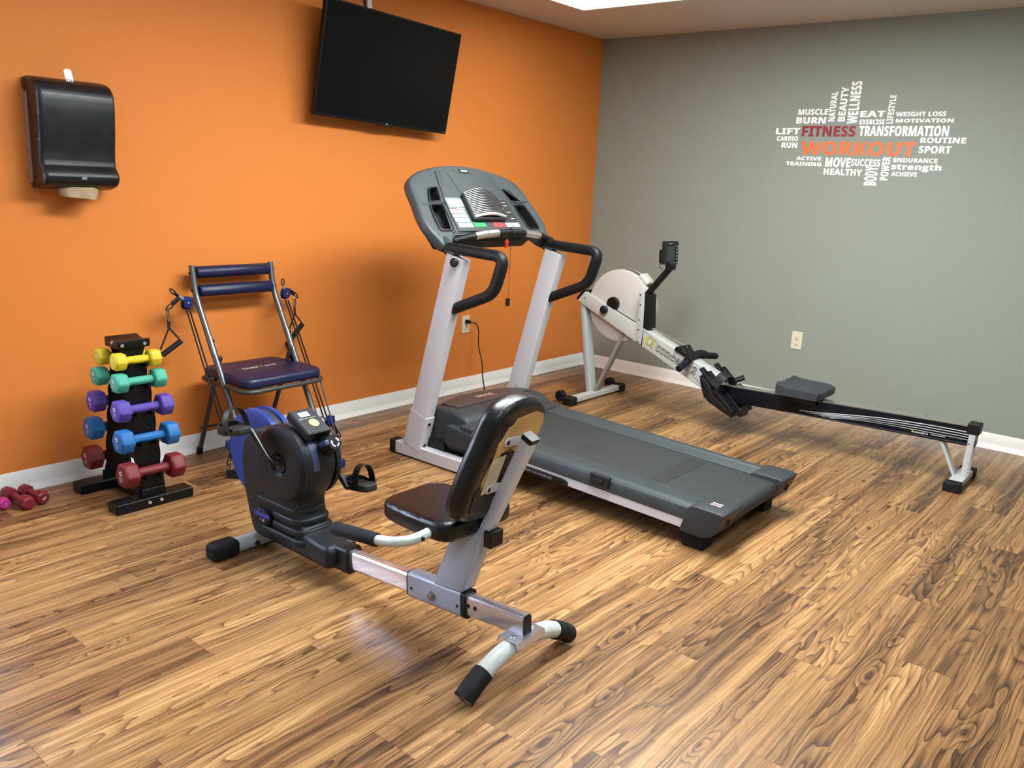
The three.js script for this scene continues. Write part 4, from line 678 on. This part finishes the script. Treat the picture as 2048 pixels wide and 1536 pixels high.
  part(rf, 'saddle_plate', exX(shapeOf([[2.374, 0.112], [2.382, 0.132], [2.452, 0.132], [2.458, 0.112], [2.45, 0.112], [2.447, 0.128], [2.387, 0.128], [2.38, 0.112]]), XC - 0.062, XC + 0.062), M.chrome);
  for (const dx of [-0.042, 0.042]) part(rf, 'bolt', bolt(V(XC + dx, 0.132, 2.42), V(0, 1, 0), 0.009, 0.005), M.steel);
}

// ---------------------------------------------------------------- chair gym: folding exercise chair with pulleys and cords
{
  const XL = -3.385, XR = -2.955, XC = (XL + XR) / 2;
  const t = thing('exercise_chair', 'navy and steel folding exercise chair with pulley cords against orange wall', 'exercise chair', V(XC, 0, 0.25));
  const zy = (u, v) => { const p = hx(u, v, XL); return [p.y, p.z]; };
  const T = zy(383, 531), K = zy(391.5, 592), P1 = zy(420.3, 673.8), P2 = zy(465.6, 823.8), dz = (P2[1] - K[1]) / (P2[0] - K[0]);
  const zt = y => K[1] + dz * (y - K[0]), F = [0.012, zt(0.012)];
  for (const x of [XL, XR]) {
    const fr = part(t, 'side_tube', tube(roundPath([V(x, T[0], T[1]), V(x, K[0], K[1]), V(x, F[0], F[1])], 0.06), 0.0145, 12), M.tubeGrey);
    for (const y of [T[0] - 0.035, K[0] + 0.025]) part(fr, 'bolt', bolt(V(x + (x === XL ? -0.0125 : 0.0125), y, lerp(T[1], K[1], (T[0] - y) / (T[0] - K[0]))), V(x === XL ? -1 : 1, 0, 0), 0.008, 0.007), M.boltDark);
    const yj = P1[0] - 0.005; part(fr, 'tube_joint', tube([V(x, yj, zt(yj)), V(x, yj - 0.08, zt(yj - 0.08))], 0.0158, 12), M.tubeGrey);
    part(fr, 'bolt', bolt(V(x + 0.008, yj - 0.015, zt(yj - 0.015) + 0.011), V(0.5, 0, 1), 0.008, 0.006), M.boltDark);
    part(fr, 'foot_cap', tube([V(x, 0, F[1] + 0.006), V(x, 0.03, zt(0.03))], 0.0155, 12), M.rubber);
    const q = zt(0.50), rl = part(t, 'rear_leg', tube([V(x + (x === XL ? 0.02 : -0.02), 0.02, 0.044), V(x + (x === XL ? 0.018 : -0.018), 0.53, q - 0.004)], 0.0115, 12), M.tubeDark);
    part(rl, 'foot_cap', tube([V(x + (x === XL ? 0.02 : -0.02), 0, 0.04), V(x + (x === XL ? 0.02 : -0.02), 0.035, 0.047)], 0.015, 12), M.rubber);
    part(t, 'hinge_plate', exX(shapeOf([[zt(0.56), 0.56], [zt(0.56) - 0.03, 0.545], [zt(0.44) - 0.035, 0.44], [zt(0.44) + 0.01, 0.44]], 0.012), x + (x === XL ? 0.008 : -0.012), x + (x === XL ? 0.012 : -0.008)), M.boltDark);
  }
  part(t, 'cross_bar', tube([V(XL + 0.02, 0.14, 0.062), V(XR - 0.02, 0.14, 0.062)], 0.006, 8), M.tubeDark);
  for (const [y, z] of [[T[0] - 0.033, T[1] + 0.006], [K[0] + 0.022, K[1] + 0.002]]) {
    const xs = [XL + 0.016, XL + 0.022, XR - 0.022, XR - 0.016], p = xs.map(x => V(x, y, z));
    const pad = part(t, 'back_roll', sweep(p, circ(0.029, 20), V(0, 1, 0), { scale: k => (k < 0.1 || k > 0.9) ? 0.86 : 1 }), M.navy);
  }
  // seat
  const sTop = 0.462, sh = shapeOf([[XL + 0.012, 0.10], [XR - 0.012, 0.10], [XR + 0.022, 0.34], [XR + 0.016, 0.49], [XL - 0.006, 0.50], [XL + 0.002, 0.34]], [0.05, 0.05, 0.1, 0.075, 0.075, 0.1]);
  const seat = part(t, 'seat', exY(sh, sTop - 0.05, sTop, 0.02, 6), M.navy);
  const lp = []; { const pts = sh.getPoints(8); for (const p of pts.slice(0, -1)) lp.push(V(lerp(p.x, XC, -0.02), sTop - 0.058, lerp(p.y, 0.3, -0.02))); }
  part(t, 'seat_frame', sweep(lp, circ(0.0105, 10), V(0, 1, 0), { loop: true }), M.tubeDark);
  print(seat, 'lettering', V(XC + 0.005, sTop + 0.0012, 0.285), V(1, 0, -0.02), V(0, 0, -1), 0.27, 0.10, canvasTexture(812, 300, (c, w, h) => {
    c.strokeStyle = '#9c97a8'; c.lineWidth = 4; c.beginPath(); c.ellipse(w / 2, h / 2, 390, 110, 0, 0, 7); c.stroke();
    c.fillStyle = '#dcdae4'; c.font = 'bold 86px sans-serif'; c.fillText('CHAIR', 96, 182); c.fillText('GYM', 474, 182); c.fillStyle = '#7d9a4a'; c.beginPath(); c.arc(424, 96, 16, 0, 7); c.fill(); c.beginPath(); c.moveTo(392, 190); c.lineTo(416, 116); c.lineTo(438, 116); c.lineTo(462, 150); c.lineTo(430, 150); c.lineTo(418, 190); c.fill();
  }));
  // pulleys, cords, handles
  const snap = (par, a, b, r = 0.011) => {   // flat oval ring from a to b
    const d = b.clone().sub(a), L = d.length(), n = d.clone().normalize(), side = n.clone().cross(V(0, 0, 1)).normalize(), p = [];
    for (let i = 0; i < 20; i++) { const q = i / 20 * 2 * Math.PI; p.push(a.clone().lerp(b, 0.5).addScaledVector(n, Math.cos(q) * L / 2).addScaledVector(side, Math.sin(q) * r)); }
    return sweep(p, circ(0.0032, 7), V(0, 0, 1), { loop: true });
  };
  const pulley = (c, turn) => {
    const Mx = new THREE.Matrix4().makeRotationFromEuler(new THREE.Euler(0, turn, -0.3)).setPosition(c);
    const b0 = part(t, 'pulley_block', mergeGeometries([[-0.011], [0.007]].map(([z]) => extrude(shapeOf([[-0.022, 0.026], [0.012, 0.03], [0.03, 0.0], [0.012, -0.026], [-0.02, -0.022], [-0.03, 0.0]], 0.012), 0.004, 0.001).translate(0, 0, z)).concat([box(-0.012, 0.02, 0.008, 0.03, -0.009, 0.009, 0.003)].map(g => { g.deleteAttribute('uv'); return g; }))).applyMatrix4(Mx), M.bluePlastic);
    part(b0, 'sheave', lathe([[0, -0.006], [0.024, -0.006], [0.02, 0], [0.024, 0.006], [0, 0.006]], V(-0.004, -0.008, 0).applyMatrix4(Mx), V(0, 0, 1).transformDirection(Mx), 20), M.blackPlastic);
    part(b0, 'axle', bolt(V(0, 0, 0.0115).applyMatrix4(Mx), V(0, 0, 1).transformDirection(Mx), 0.0045, 0.002), M.chrome);
    return b0;
  };
  const zp = 0.13;
  const z = (u, v, k = zp) => hz(u, v, k);
  const hook = (a, b, c) => part(t, 'pulley_hook', tube(spline([a, b, c], 12), 0.004, 8), M.steel);
  { // left
    pulley(z(374, 606), 0.2); hook(hx(399, 618, XL), z(391, 620), z(385, 612));
    part(t, 'cord', [tube([z(372, 616), hz(447, 862, 0.36)], 0.0042, 6), tube([z(378, 615), hz(455, 862, 0.36)], 0.0042, 6)], M.cord);
    part(t, 'cord_end', tube([z(369, 600), z(356, 591)], 0.006, 10), mat(0x8c8f8c, 0.5));
    part(t, 'snap_hook', [snap(t, z(351, 589), z(340, 578), 0.007), tube([z(356, 592), z(349, 586)], 0.0075, 8), snap(t, z(346, 608), z(332, 620), 0.008), bar(z(358, 596), z(344, 608), 0.012, 0.02, 0.004)], M.blackPlastic);
    part(t, 'carabiner', snap(t, z(335, 617), z(337, 642), 0.006), M.steel);
    const hd = part(t, 'strap_handle', [bar(z(337, 641), z(338, 657), 0.004, 0.014, 0.001, V(1, 0, 0)), bar(z(338, 656), z(321, 699), 0.003, 0.009, 0.001, V(1, 0, 0)), bar(z(338, 656), z(358, 677), 0.003, 0.009, 0.001, V(1, 0, 0))], M.cord);
    part(hd, 'foam_grip', tube([z(325, 710), z(362, 682)], 0.0125, 12), M.rubber);
  }
  { // right
    const k = 0.10, w = (u, v) => hz(u, v, k);
    pulley(w(571, 587), 0.2); hook(hx(557, 603, XR), w(562, 601), w(565, 597));
    part(t, 'cord', [tube([w(571, 600), hz(648, 838, 0.36)], 0.0042, 6), tube([w(576, 600), hz(655, 838, 0.36)], 0.0042, 6)], M.cord);
    part(t, 'cord_end', tube([w(568, 578), w(567, 570)], 0.007, 10), mat(0x8c8f8c, 0.5));
    part(t, 'snap_hook', [snap(t, w(566, 571), w(565, 558), 0.008), snap(t, w(586, 584), w(595, 595), 0.007), bar(w(577, 580), w(588, 588), 0.012, 0.02, 0.004)], M.blackPlastic);
    part(t, 'carabiner', snap(t, w(590, 594), w(589, 614), 0.005), M.steel);
    const hd = part(t, 'strap_handle', [bar(w(589, 613), w(590, 630), 0.004, 0.012, 0.001, V(1, 0, 0)), bar(w(590, 628), w(577, 663), 0.003, 0.009, 0.001, V(1, 0, 0)), bar(w(590, 628), w(604, 646), 0.003, 0.008, 0.001, V(1, 0, 0))], M.cord);
    part(hd, 'foam_grip', tube([w(582, 678), w(605, 648)], 0.0125, 12), M.rubber);
  }
  // floor pulleys, clip and ankle strap
  const q = (u, v) => hz(u, v, 0.40);
  pulley(q(463, 891), 2.9); pulley(q(660, 842), 0.1);
  part(t, 'snap_hook', [bar(q(467, 897), q(460, 915), 0.012, 0.018, 0.004), snap(t, q(462, 912), q(455, 930), 0.007)], M.blackPlastic);
  part(t, 'carabiner', snap(t, q(459, 925), q(454, 948), 0.008), M.steel);
  const st = hy(452, 950, 0.01);
  part(t, 'ankle_strap', sweep(spline([hy(453, 948, 0.022), hy(465, 948, 0.022), hy(482, 950, 0.022), hy(500, 953, 0.022)], 12), rrect(0.006, 0.042, 0.002, 1), V(0, 1, 0)), M.cord);
  part(t, 'snap_hook', [bar(hz(666, 850, 0.42), hz(674, 866, 0.42), 0.012, 0.02, 0.004), snap(t, hz(673, 863, 0.42), hz(681, 873, 0.42), 0.007)], M.blackPlastic);
  hook(hz(640, 836, 0.38), hz(646, 832, 0.39), hz(650, 840, 0.4));
  const fe = hy(686, 927, 0.02), sc = hz(638, 752, 0.46);
  part(t, 'brace_rod', tube(roundPath([sc, hy(681, 914, 0.02).setY(0.05), hy(677, 920, 0.02).setY(0.03)], 0.01), 0.0035, 8), M.tubeGrey);
  part(t, 'base_foot', box(fe.x - 0.05, fe.x + 0.012, 0, 0.045, fe.z - 0.04, fe.z + 0.01, 0.01), M.bluePlastic);
  part(t, 'base_tube', tube([V(fe.x - 0.02, 0.025, fe.z - 0.03), V(XR, 0.025, F[1])], 0.011, 10), M.tubeGrey);
}

// ---------------------------------------------------------------- dumbbell rack and dumbbells
const RX = -3.852;
{
  const t = thing('dumbbell_rack', 'black steel A-shaped dumbbell rack holding two rows of coloured dumbbells', 'rack', V(RX, 0, 0.36));
  const black = mat(0x0a0a0b, 0.4, { specularIntensity: 0.6 });
  const panel = (z0, z1, name) => {
    const L = [], R = [], n = 60, h0 = 0.035, h1 = 0.655;
    for (let i = 0; i <= n; i++) { const y = lerp(h0, h1, i / n), w = 0.059 - [[0.61, 0.022], [0.525, 0.014], [0.413, 0.01], [0.291, 0.01], [0.154, 0.01]].reduce((q, [k, d]) => q + d * Math.exp(-(((y - k) / 0.036) ** 2)), 0); R.push([w, y]); L.unshift([-w, y]); }
    const g = exZ(shapeOf([...R, ...L]), -0.002, 0.002), p = g.attributes.position;
    for (let i = 0; i < p.count; i++) p.setZ(i, p.getZ(i) + lerp(z0, z1, (p.getY(i) - h0) / (h1 - h0)));
    return part(t, 'side_panel', g.translate(RX, 0, 0), black);
  };
  panel(0.503, 0.395); panel(0.197, 0.318);
  const tc = part(t, 'top_cap', exX(shapeOf([[0.305, 0.657], [0.415, 0.657], [0.417, 0.692], [0.395, 0.69], [0.36, 0.682], [0.325, 0.69], [0.303, 0.698]], 0.006), RX - 0.068, RX + 0.068, 0.002), black);
  for (const dx of [-0.05, 0.045]) part(tc, 'bolt', bolt(V(RX + dx, 0.672, 0.416), V(0, 0.1, 1), 0.008, 0.006), M.chrome);
  part(tc, 'bolt', bolt(V(RX - 0.069, 0.68, 0.37), V(-1, 0, 0), 0.008, 0.005), M.chrome);
  for (const [z, nm] of [[0.495, 'near'], [0.175, 'far']]) {
    const b = part(t, 'base_bar', box(RX - 0.168, RX + 0.168, 0, 0.044, z - 0.04, z + 0.04, 0.006), black);
    if (nm === 'near') for (const dx of [-0.03, 0.022]) part(b, 'bolt', bolt(V(RX + dx, 0.024, z + 0.04), V(0, 0, 1), 0.008, 0.006), M.chrome);
    part(b, 'bracket', box(RX - 0.05, RX + 0.05, 0.044, 0.075, z - 0.012, z + (nm === 'near' ? 0.016 : -0.004), 0.003), black);
  }
  part(t, 'base_link', box(RX - 0.03, RX + 0.03, 0.008, 0.036, 0.2, 0.47, 0.004), black);
  const e = [[388, 287], [380, 467], [398, 672], [428, 893], [448, 1143]];
  // dumbbells: [colour, name, y, length between heads, head radius]
  const kinds = [
    ['yellow', 0xcdb412, 0.61, 0.146, 0.036], ['mint green', 0x3fa287, 0.525, 0.162, 0.040], ['purple', 0x54409a, 0.413, 0.182, 0.045], ['blue', 0x1263a2, 0.291, 0.196, 0.048], ['dark red', 0x6f181b, 0.154, 0.2, 0.051],
  ];
  const zAt = (y, near) => near ? lerp(0.503, 0.395, (y - 0.035) / 0.62) : lerp(0.197, 0.318, (y - 0.035) / 0.62);
  for (const near of [true, false]) kinds.forEach(([word, col, y, len, r], i) => {
    const hr = 0.017 + i * 0.0006, off = hr + 0.006, z = zAt(y, near) + (near ? off : -off), x = RX, L = 0.05 + i * 0.003;
    const d = thing('dumbbell', `${word} neoprene hex dumbbell on the ${near ? 'open side' : 'wall side'} of the black rack`, 'dumbbell', V(x, y - r, z), 'rack dumbbells');
    const neo = mat(col, 0.62, { grain: 0.0005 });
    const hex = []; for (let k = 0; k < 6; k++) { const a = k * Math.PI / 3; hex.push([r * 1.08 * Math.cos(a), r * 1.08 * Math.sin(a)]); }
    for (const s of [-1, 1]) {
      const c = x + s * len / 2, hd = part(d, 'head', exX(shapeOf(hex.map(([a, b]) => [z + a, y + b]), 0.006), c - L / 2, c + L / 2, 0.011, 4), neo);
      if (s < 0) print(hd, 'marking', V(c - L / 2 - 0.0006, y, z), V(0, 0, 1), V(0, 1, 0), r * 1.2, r * 1.2, canvasTexture(96, 96, q => { q.fillStyle = '#d8d2d8'; q.strokeStyle = '#d8d2d8'; q.lineWidth = 9; q.beginPath(); q.ellipse(46, 28, 14, 11, 0, 0, 7); q.stroke(); q.lineWidth = 5; for (const [yy, ww] of [[56, 44], [68, 36], [80, 30]]) { q.globalAlpha = 0.75; q.fillRect(48 - ww / 2, yy, ww, 5); } }));
    }
    part(d, 'handle', sweep([V(x - len / 2, y, z), V(x + len / 2, y, z)], circ(hr, 18)), neo);
    // cradle hooks belong to the rack
    for (const dx of [-0.031, 0.031]) {
      const zp = zAt(y - hr, near), s = near ? 1 : -1;
      part(t, 'cradle_hook', exX(shapeOf([[zp, y - hr - 0.002], [zp, y - hr - 0.014], [z + s * (hr + 0.008), y - hr - 0.014], [z + s * (hr + 0.008), y - hr * 0.5], [z + s * (hr + 0.003), y - hr * 0.5], [z + s * (hr + 0.003), y - hr - 0.002]].sort(() => 0)), x + dx - 0.006, x + dx + 0.006), black);
    }
  });
}
{ // small vinyl dumbbells on the floor
  const small = (label, col, a, b, r, text) => {
    const d = b.clone().sub(a).normalize(), base = a.clone().lerp(b, 0.5).setY(0), t = thing('vinyl_dumbbell', label, 'dumbbell', base), m = mat(col, 0.42);
    const L = a.distanceTo(b), hl = L * 0.3;
    for (const [p, s] of [[a, 1], [b, -1]]) {
      const hd = part(t, 'head', lathe([[0, 0], [r * 0.7, 0.001], [r * 0.92, 0.006], [r, 0.014], [r, hl - 0.012], [r * 0.9, hl - 0.004], [r * 0.5, hl], [0, hl]], p, d.clone().multiplyScalar(s), 8, 0.5), m);
      if (s < 0 && text) print(hd, 'marking', p.clone().addScaledVector(d, 0.0012), V(0, 1, 0).cross(d).normalize(), V(0, 1, 0), r * 1.1, r * 1.1, canvasTexture(96, 96, q => { q.translate(48, 48); q.rotate(text === '2' ? 0.9 : 0.15); q.fillStyle = '#e0c8cc'; q.font = 'bold 64px sans-serif'; q.textAlign = 'center'; q.fillText(text, 0, 22); }));
    }
    part(t, 'handle', sweep([a.clone().addScaledVector(d, hl * 0.8), b.clone().addScaledVector(d, -hl * 0.8)], circ(r * 0.5, 12)), m);
  };
  const R = 0.029;
  const g = (u, v) => hy(u, v, R);
  const d1 = g(50, 981), d2 = g(87, 996), e1 = g(15, 986), e2 = g(58, 1007);
  const ext = (a, b, k) => a.clone().addScaledVector(b.clone().sub(a).normalize(), k);
  small('dark red vinyl dumbbell marked 2 on the floor by the baseboard', 0x7c1c2a, ext(d1, d2, -0.02), ext(d2, d1, -0.006), R, '2');
  small('dark red vinyl dumbbell with a blank end, between the pink one and its twin', 0x7c1c2a, ext(e1, e2, -0.02), ext(e2, e1, -0.006), R, '');
  const p2 = hy(12, 1009, 0.026); small('bright pink vinyl dumbbell marked 1 on the floor', 0xb0287e, p2.clone().add(V(-0.03, 0, -0.15)), p2, 0.026, '1');
}

// ---------------------------------------------------------------- things on the walls
{ // television
  const MT = new THREE.Matrix4().makeRotationFromEuler(new THREE.Euler(0.161, 0.007, -0.030, 'YXZ')).setPosition(V(-2.22, 1.937, 0.157)), W = 0.97, H = 0.56, C = g => g.applyMatrix4(MT);
  const t = thing('television', 'large black flat television tilted forward on the orange wall', 'television', V(-2.22, 1.937, 0.0));
  const cab = part(t, 'cabinet', C(box(-W / 2, W / 2, -H / 2, H / 2, -0.03, 0, 0.004)), mat(0x08090a, 0.4, { specularIntensity: 0.6 }));
  part(t, 'screen', C(box(-W / 2 + 0.008, W / 2 - 0.008, -H / 2 + 0.016, H / 2 - 0.008, -0.001, 0.0008)), mat(0x040506, 0.22, { worn: false, specularIntensity: 0.45 }), { label: 'black switched-off screen' });
  part(t, 'rear_box', C(box(-0.3, 0.3, -0.2, 0.12, -0.065, -0.028, 0.01)), M.blackPlastic);
  part(t, 'sensor_bar', C(box(-0.06, 0.055, -H / 2 - 0.006, -H / 2 + 0.004, -0.012, 0.001, 0.003)), M.blackPlastic);
  part(t, 'wall_bracket', [box(-2.45, -1.99, 1.86, 2.0, 0.0, 0.02), box(-2.4, -2.37, 1.8, 2.05, 0.01, 0.09), box(-2.07, -2.04, 1.8, 2.05, 0.01, 0.09)], M.blackPlastic);
  const r = V(1, 0, 0).transformDirection(MT), u = V(0, 1, 0).transformDirection(MT);
  print(t, 'lettering', V(0.012, -H / 2 + 0.008, 0.0012).applyMatrix4(MT), r, u, 0.022, 0.01, canvasTexture(88, 40, c => { c.fillStyle = '#8c9091'; c.beginPath(); c.ellipse(30, 20, 16, 14, 0, 0, 7); c.fill(); c.fillRect(50, 8, 22, 24); }));
  print(t, 'lettering', V(W / 2 - 0.018, -H / 2 + 0.01, 0.0012).applyMatrix4(MT), r, u, 0.02, 0.008, canvasTexture(80, 32, c => { c.fillStyle = '#7c8081'; c.fillRect(8, 10, 22, 12); c.fillRect(36, 10, 34, 12); }));
  const rw = thing('cable_raceway', 'white cable raceway running up the wall above the television', 'cable cover', V(-2.258, 2.0, 0));
  part(rw, 'cover', box(-2.274, -2.243, 2.09, ROOM.h, 0, 0.016, 0.004), trimPaint);
  const cb = thing('television_cable', 'black cable beside the white raceway above the television', 'cable', V(-2.29, 2.0, 0.01));
  part(cb, 'wire', tube(spline([V(-2.296, 2.43, 0.008), V(-2.295, 2.33, 0.008), V(-2.284, 2.25, 0.016), V(-2.268, 2.18, 0.03), V(-2.26, 2.1, 0.03)], 24), 0.005, 8), M.cord);
}
{ // paper towel dispenser
  const x0 = -4.045, x1 = -3.735, t = thing('towel_dispenser', 'black paper towel dispenser with a tan towel hanging out below', 'towel dispenser', V(-3.89, 1.27, 0));
  const pr = [[0.03, 1.705], [0.075, 1.706], [0.115, 1.692], [0.140, 1.66], [0.146, 1.61], [0.138, 1.50], [0.126, 1.41], [0.128, 1.375], [0.146, 1.352], [0.154, 1.335], [0.152, 1.315], [0.136, 1.295], [0.10, 1.282], [0.03, 1.28]];
  const smooth = splineShape(pr.concat([[0.03, 1.34], [0.03, 1.64]]), 120);
  const dm = mat(0x0c1013, 0.38);
  const cov = part(t, 'cover', exX(smooth, x0 + 0.002, x1 - 0.002, 0.018, 6), dm);
  part(t, 'back_box', box(x0 + 0.012, x1 - 0.012, 1.278, 1.70, 0, 0.045, 0.006), mat(0x4a3a3a, 0.5));
  part(cov, 'top_lid', box(x0, x1, 1.655, 1.71, 0.0, 0.05, 0.016), dm);
  part(t, 'side_window', box(x0 + 0.004, x0 + 0.014, 1.298, 1.652, 0.004, 0.034, 0.003), mat(0x8d8488, 0.45), { label: 'pale translucent side strip' });
  print(cov, 'lettering', hz(168.5, 356.5, 0.153).setZ(0.1568), V(1, 0, 0), V(0, 0.99, 0.12), 0.022, 0.013, canvasTexture(110, 64, c => { c.fillStyle = '#8b949a'; c.beginPath(); c.moveTo(14, 6); c.lineTo(108, 6); c.lineTo(104, 60); c.lineTo(2, 60); c.lineTo(4, 22); c.fill(); c.fillStyle = '#30363c'; c.font = 'bold 36px sans-serif'; c.fillText('TORK', 8, 48); }));
  { // towel: a soft folded sheet
    const pts = [], nx = 16, ny = 8, pos = [], idx = [], xa = -3.972, xb = -3.796;
    for (let i = 0; i <= nx; i++) for (let j = 0; j <= ny; j++) {
      const a = i / nx, b = j / ny, x = lerp(lerp(xa, xb, a), lerp(xa + 0.012, xb - 0.02, a), b);
      const sag = 0.05 * Math.sin(a * Math.PI) ** 0.5; pos.push(x, 1.288 - b * (0.03 + 0.022 * (0.4 + a * 0.6)) , 0.085 + 0.045 * Math.sin(a * Math.PI) ** 0.6 + 0.012 * Math.sin(a * 9 + 1) * b + 0.012 * b);
    }
    const N = pos.length / 3, back = pos.slice(); for (let i = 0; i < N; i++) back[i * 3 + 2] -= 0.02 + 0.0015; const id = (q, i, j) => q * N + i * (ny + 1) + j;
    for (let q = 0; q < 2; q++) for (let i = 0; i < nx; i++) for (let j = 0; j < ny; j++) { const A = id(q, i, j), B = id(q, i + 1, j), Cc = id(q, i, j + 1), D = id(q, i + 1, j + 1); q ? idx.push(A, B, Cc, B, D, Cc) : idx.push(A, Cc, B, B, Cc, D); }
    const g = new THREE.BufferGeometry(); g.setAttribute('position', new THREE.Float32BufferAttribute(pos.concat(back), 3)); g.setIndex(idx); g.computeVertexNormals();
    const tw = mat(0xa08a66, 0.85, { grain: 0.0006, side: THREE.DoubleSide }); part(t, 'paper_towel', g, tw, { label: 'tan paper towel' });
  }
  const kt = thing('key_tag', 'small white plastic key tag on top of the black towel dispenser', 'tag', V(-3.9, 1.70, 0.1));
  const ts = shapeOf([[-0.0155, -0.02], [0.0155, -0.02], [0.0155, 0.025], [-0.0155, 0.025]], [0.003, 0.003, 0.013, 0.013]); const hole = new THREE.Path(); hole.absellipse(0, 0.017, 0.0025, 0.0025, 0, 7); ts.holes.push(hole);
  const kp = hz(136.5, 152, 0.10); const kg = part(kt, 'plate', extrude(ts, 0.003, 0.0008).applyMatrix4(new THREE.Matrix4().makeRotationFromEuler(new THREE.Euler(-0.18, 0, 0.1)).setPosition(V(kp.x, kp.y + 0.002, 0.1))), mat(0xe4e6ea, 0.4));
  for (let i = 0; i < 4; i++) part(kt, 'tooth', new RoundedBoxGeometry(0.005, 0.012, 0.006, 2, 0.002).translate(kp.x - 0.011 + i * 0.0075, kp.y - 0.017, 0.107), mat(0xe4e6ea, 0.4));
}
function outlet(label, o, right, n) {
  const t = thing('wall_outlet', label, 'outlet', o), up = V(0, 1, 0), F = frameMatrix(o, right, up), C = g => g.applyMatrix4(F), ivory = mat(0xd9d3b4, 0.4);
  const p = part(t, 'cover_plate', C(box(-0.036, 0.036, -0.059, 0.059, 0, 0.006, 0.0025)), ivory);
  for (const s of [1, -1]) {
    const q = part(t, 'receptacle', C(extrude(shapeOf([[-0.017, -0.014], [0.017, -0.014], [0.017, 0.014], [-0.017, 0.014]], 0.009), 0.004, 0.001).translate(0, s * 0.0205, 0.0045)), ivory);
    part(q, 'slot', C(box(-0.0075, -0.0055, s * 0.0205 - 0.001, s * 0.0205 + 0.007, 0.0082, 0.0087)), M.black); part(q, 'slot', C(box(0.0055, 0.0075, s * 0.0205 - 0.001, s * 0.0205 + 0.007, 0.0082, 0.0087)), M.black);
    part(q, 'slot', C(disc(V(0, s * 0.0205 - 0.007, 0.008), V(0, 0, 1), 0.0025, 0.0008, 0.0002, 10)), M.black);
  }
  part(p, 'screw', C(bolt(V(0, 0, 0.006), V(0, 0, 1), 0.003, 0.001)), M.steel);
}
outlet('ivory duplex wall outlet on the orange wall with a black cord plugged in', V(-1.397, 0.457, 0), V(1, 0, 0));
outlet('ivory duplex wall outlet with nothing plugged in on the grey wall', V(0, 0.457, 1.712), V(0, 0, 1));
{ // stray bits on the floor
  const g = [], add = (u, v, n, sp) => { for (let i = 0; i < n; i++) { const p = hy(u + (rnd() - 0.5) * sp, v + (rnd() - 0.5) * sp * 0.4, 0.0012), a = rnd() * 6.28, l = 0.006 + rnd() * 0.016; g.push(tube(spline([p, p.clone().add(V(Math.cos(a) * l * 0.5, 0.002 * rnd(), Math.sin(a) * l * 0.5)), p.clone().add(V(Math.cos(a + 0.4) * l, 0, Math.sin(a + 0.4) * l))], 4), 0.0008, 4)); } };
  add(712, 893, 9, 40); add(745, 890, 16, 26); add(728, 900, 6, 44); add(124, 1012, 2, 6); add(1264, 1330, 1, 2); add(1102, 1375, 1, 2);
  const m = part(scene, 'straw_bits', g, mat(0xcdb684, 0.7)); m.userData = { label: 'scattered pale straw bits on the floor by the treadmill', category: 'debris', kind: 'stuff' };
}
{ // word cloud of cut vinyl letters on the grey wall
  const font = await new FontLoader().loadAsync('fonts/droid/droid_sans_bold.typeface.json');
  const t = thing('wall_decal', 'vinyl word cloud of fitness words around red FITNESS and orange WORKOUT', 'wall decal', V(0, 1.75, 1.95));
  const c = crop(1520, 140, 4.6545), w = (a, b) => hx(...c(a, b), 0);
  const vw = mat(0xfafcfa, 0.5, { worn: false }), vr = mat(0x8c1f33, 0.5, { worn: false }), vo = mat(0xe2733a, 0.5, { worn: false });
  const words = [['MUSCLE', 355, 419, 632, 365], ['BURN', 335, 500, 610, 440], ['EAT', 930, 439, 1162, 382], ['EXERCISE', 925, 507, 1158, 460], ['WEIGHT LOSS', 1262, 433, 1732, 390], ['MOTIVATION', 1262, 490, 1802, 454], ['LIFT', 147, 598, 368, 540], ['CARDIO', 155, 660, 352, 615], ['RUN', 198, 725, 345, 673], ['FITNESS', 387, 619, 884, 520, vr], ['TRANSFORMATION', 917, 614, 1752, 520], ['WORKOUT', 375, 788, 1445, 660, vo], ['ROUTINE', 1490, 680, 1917, 627], ['SPORT', 1473, 774, 1775, 705], ['ACTIVE', 335, 838, 570, 804], ['TRAINING', 240, 887, 572, 851], ['MOVE', 603, 903, 838, 812], ['SUCCESS', 845, 894, 1116, 825], ['HEALTHY', 590, 974, 948, 915], ['ENDURANCE', 1240, 859, 1652, 817], ['strength', 1215, 942, 1686, 868], ['ACHIEVE', 1220, 987, 1458, 945]];
  const tall = [['NATURAL', 692, 480, 730, 200, 633], ['BEAUTY', 792, 480, 830, 155, 722], ['WELLNESS', 905, 500, 957, 103, 805], ['LIFESTYLE', 1237, 500, 1272, 232, 1175], ['BODY', 1080, 1078, 1105, 900, 960], ['POWER', 1188, 1028, 1220, 808, 1112]];
  const make = text => { const g = new TextGeometry(text, { font, size: 1, depth: 0.01, curveSegments: 5, bevelEnabled: true, bevelThickness: 0.001, bevelSize: 0.028, bevelSegments: 1 }); g.computeBoundingBox(); const b = g.boundingBox; g.translate(-b.min.x, -b.min.y, 0); g.scale(1 / (b.max.x - b.min.x), 1 / (b.max.y - b.min.y), 1); return g; };
  const put = (text, z0, z1, y0, y1, m, up) => {
    let g = make(text); if (up) g.rotateZ(Math.PI / 2).translate(1, 0, 0);
    g.scale(z1 - z0, y1 - y0, 0.1).rotateY(-Math.PI / 2).translate(-0.0002, y0, z0);   // local x -> room z, face towards the room
    part(t, 'word', g, m || vw, { label: text + ' lettering' });
  };
  for (const [text, xa, yb, xb, yt, m] of words) { const a = w(xa, yb), b = w(xb, yb), tp = w(xa, yt); put(text, a.z, b.z, a.y, tp.y, m); }
  for (const [text, xb, yb, xt, yt, xl] of tall) { const a = w(xb, yb), b = w(xt, yt), l = w(xl, yb); put(text, l.z, (a.z + b.z) / 2, a.y, b.y, null, true); }
}
renderer.render(scene, camera);
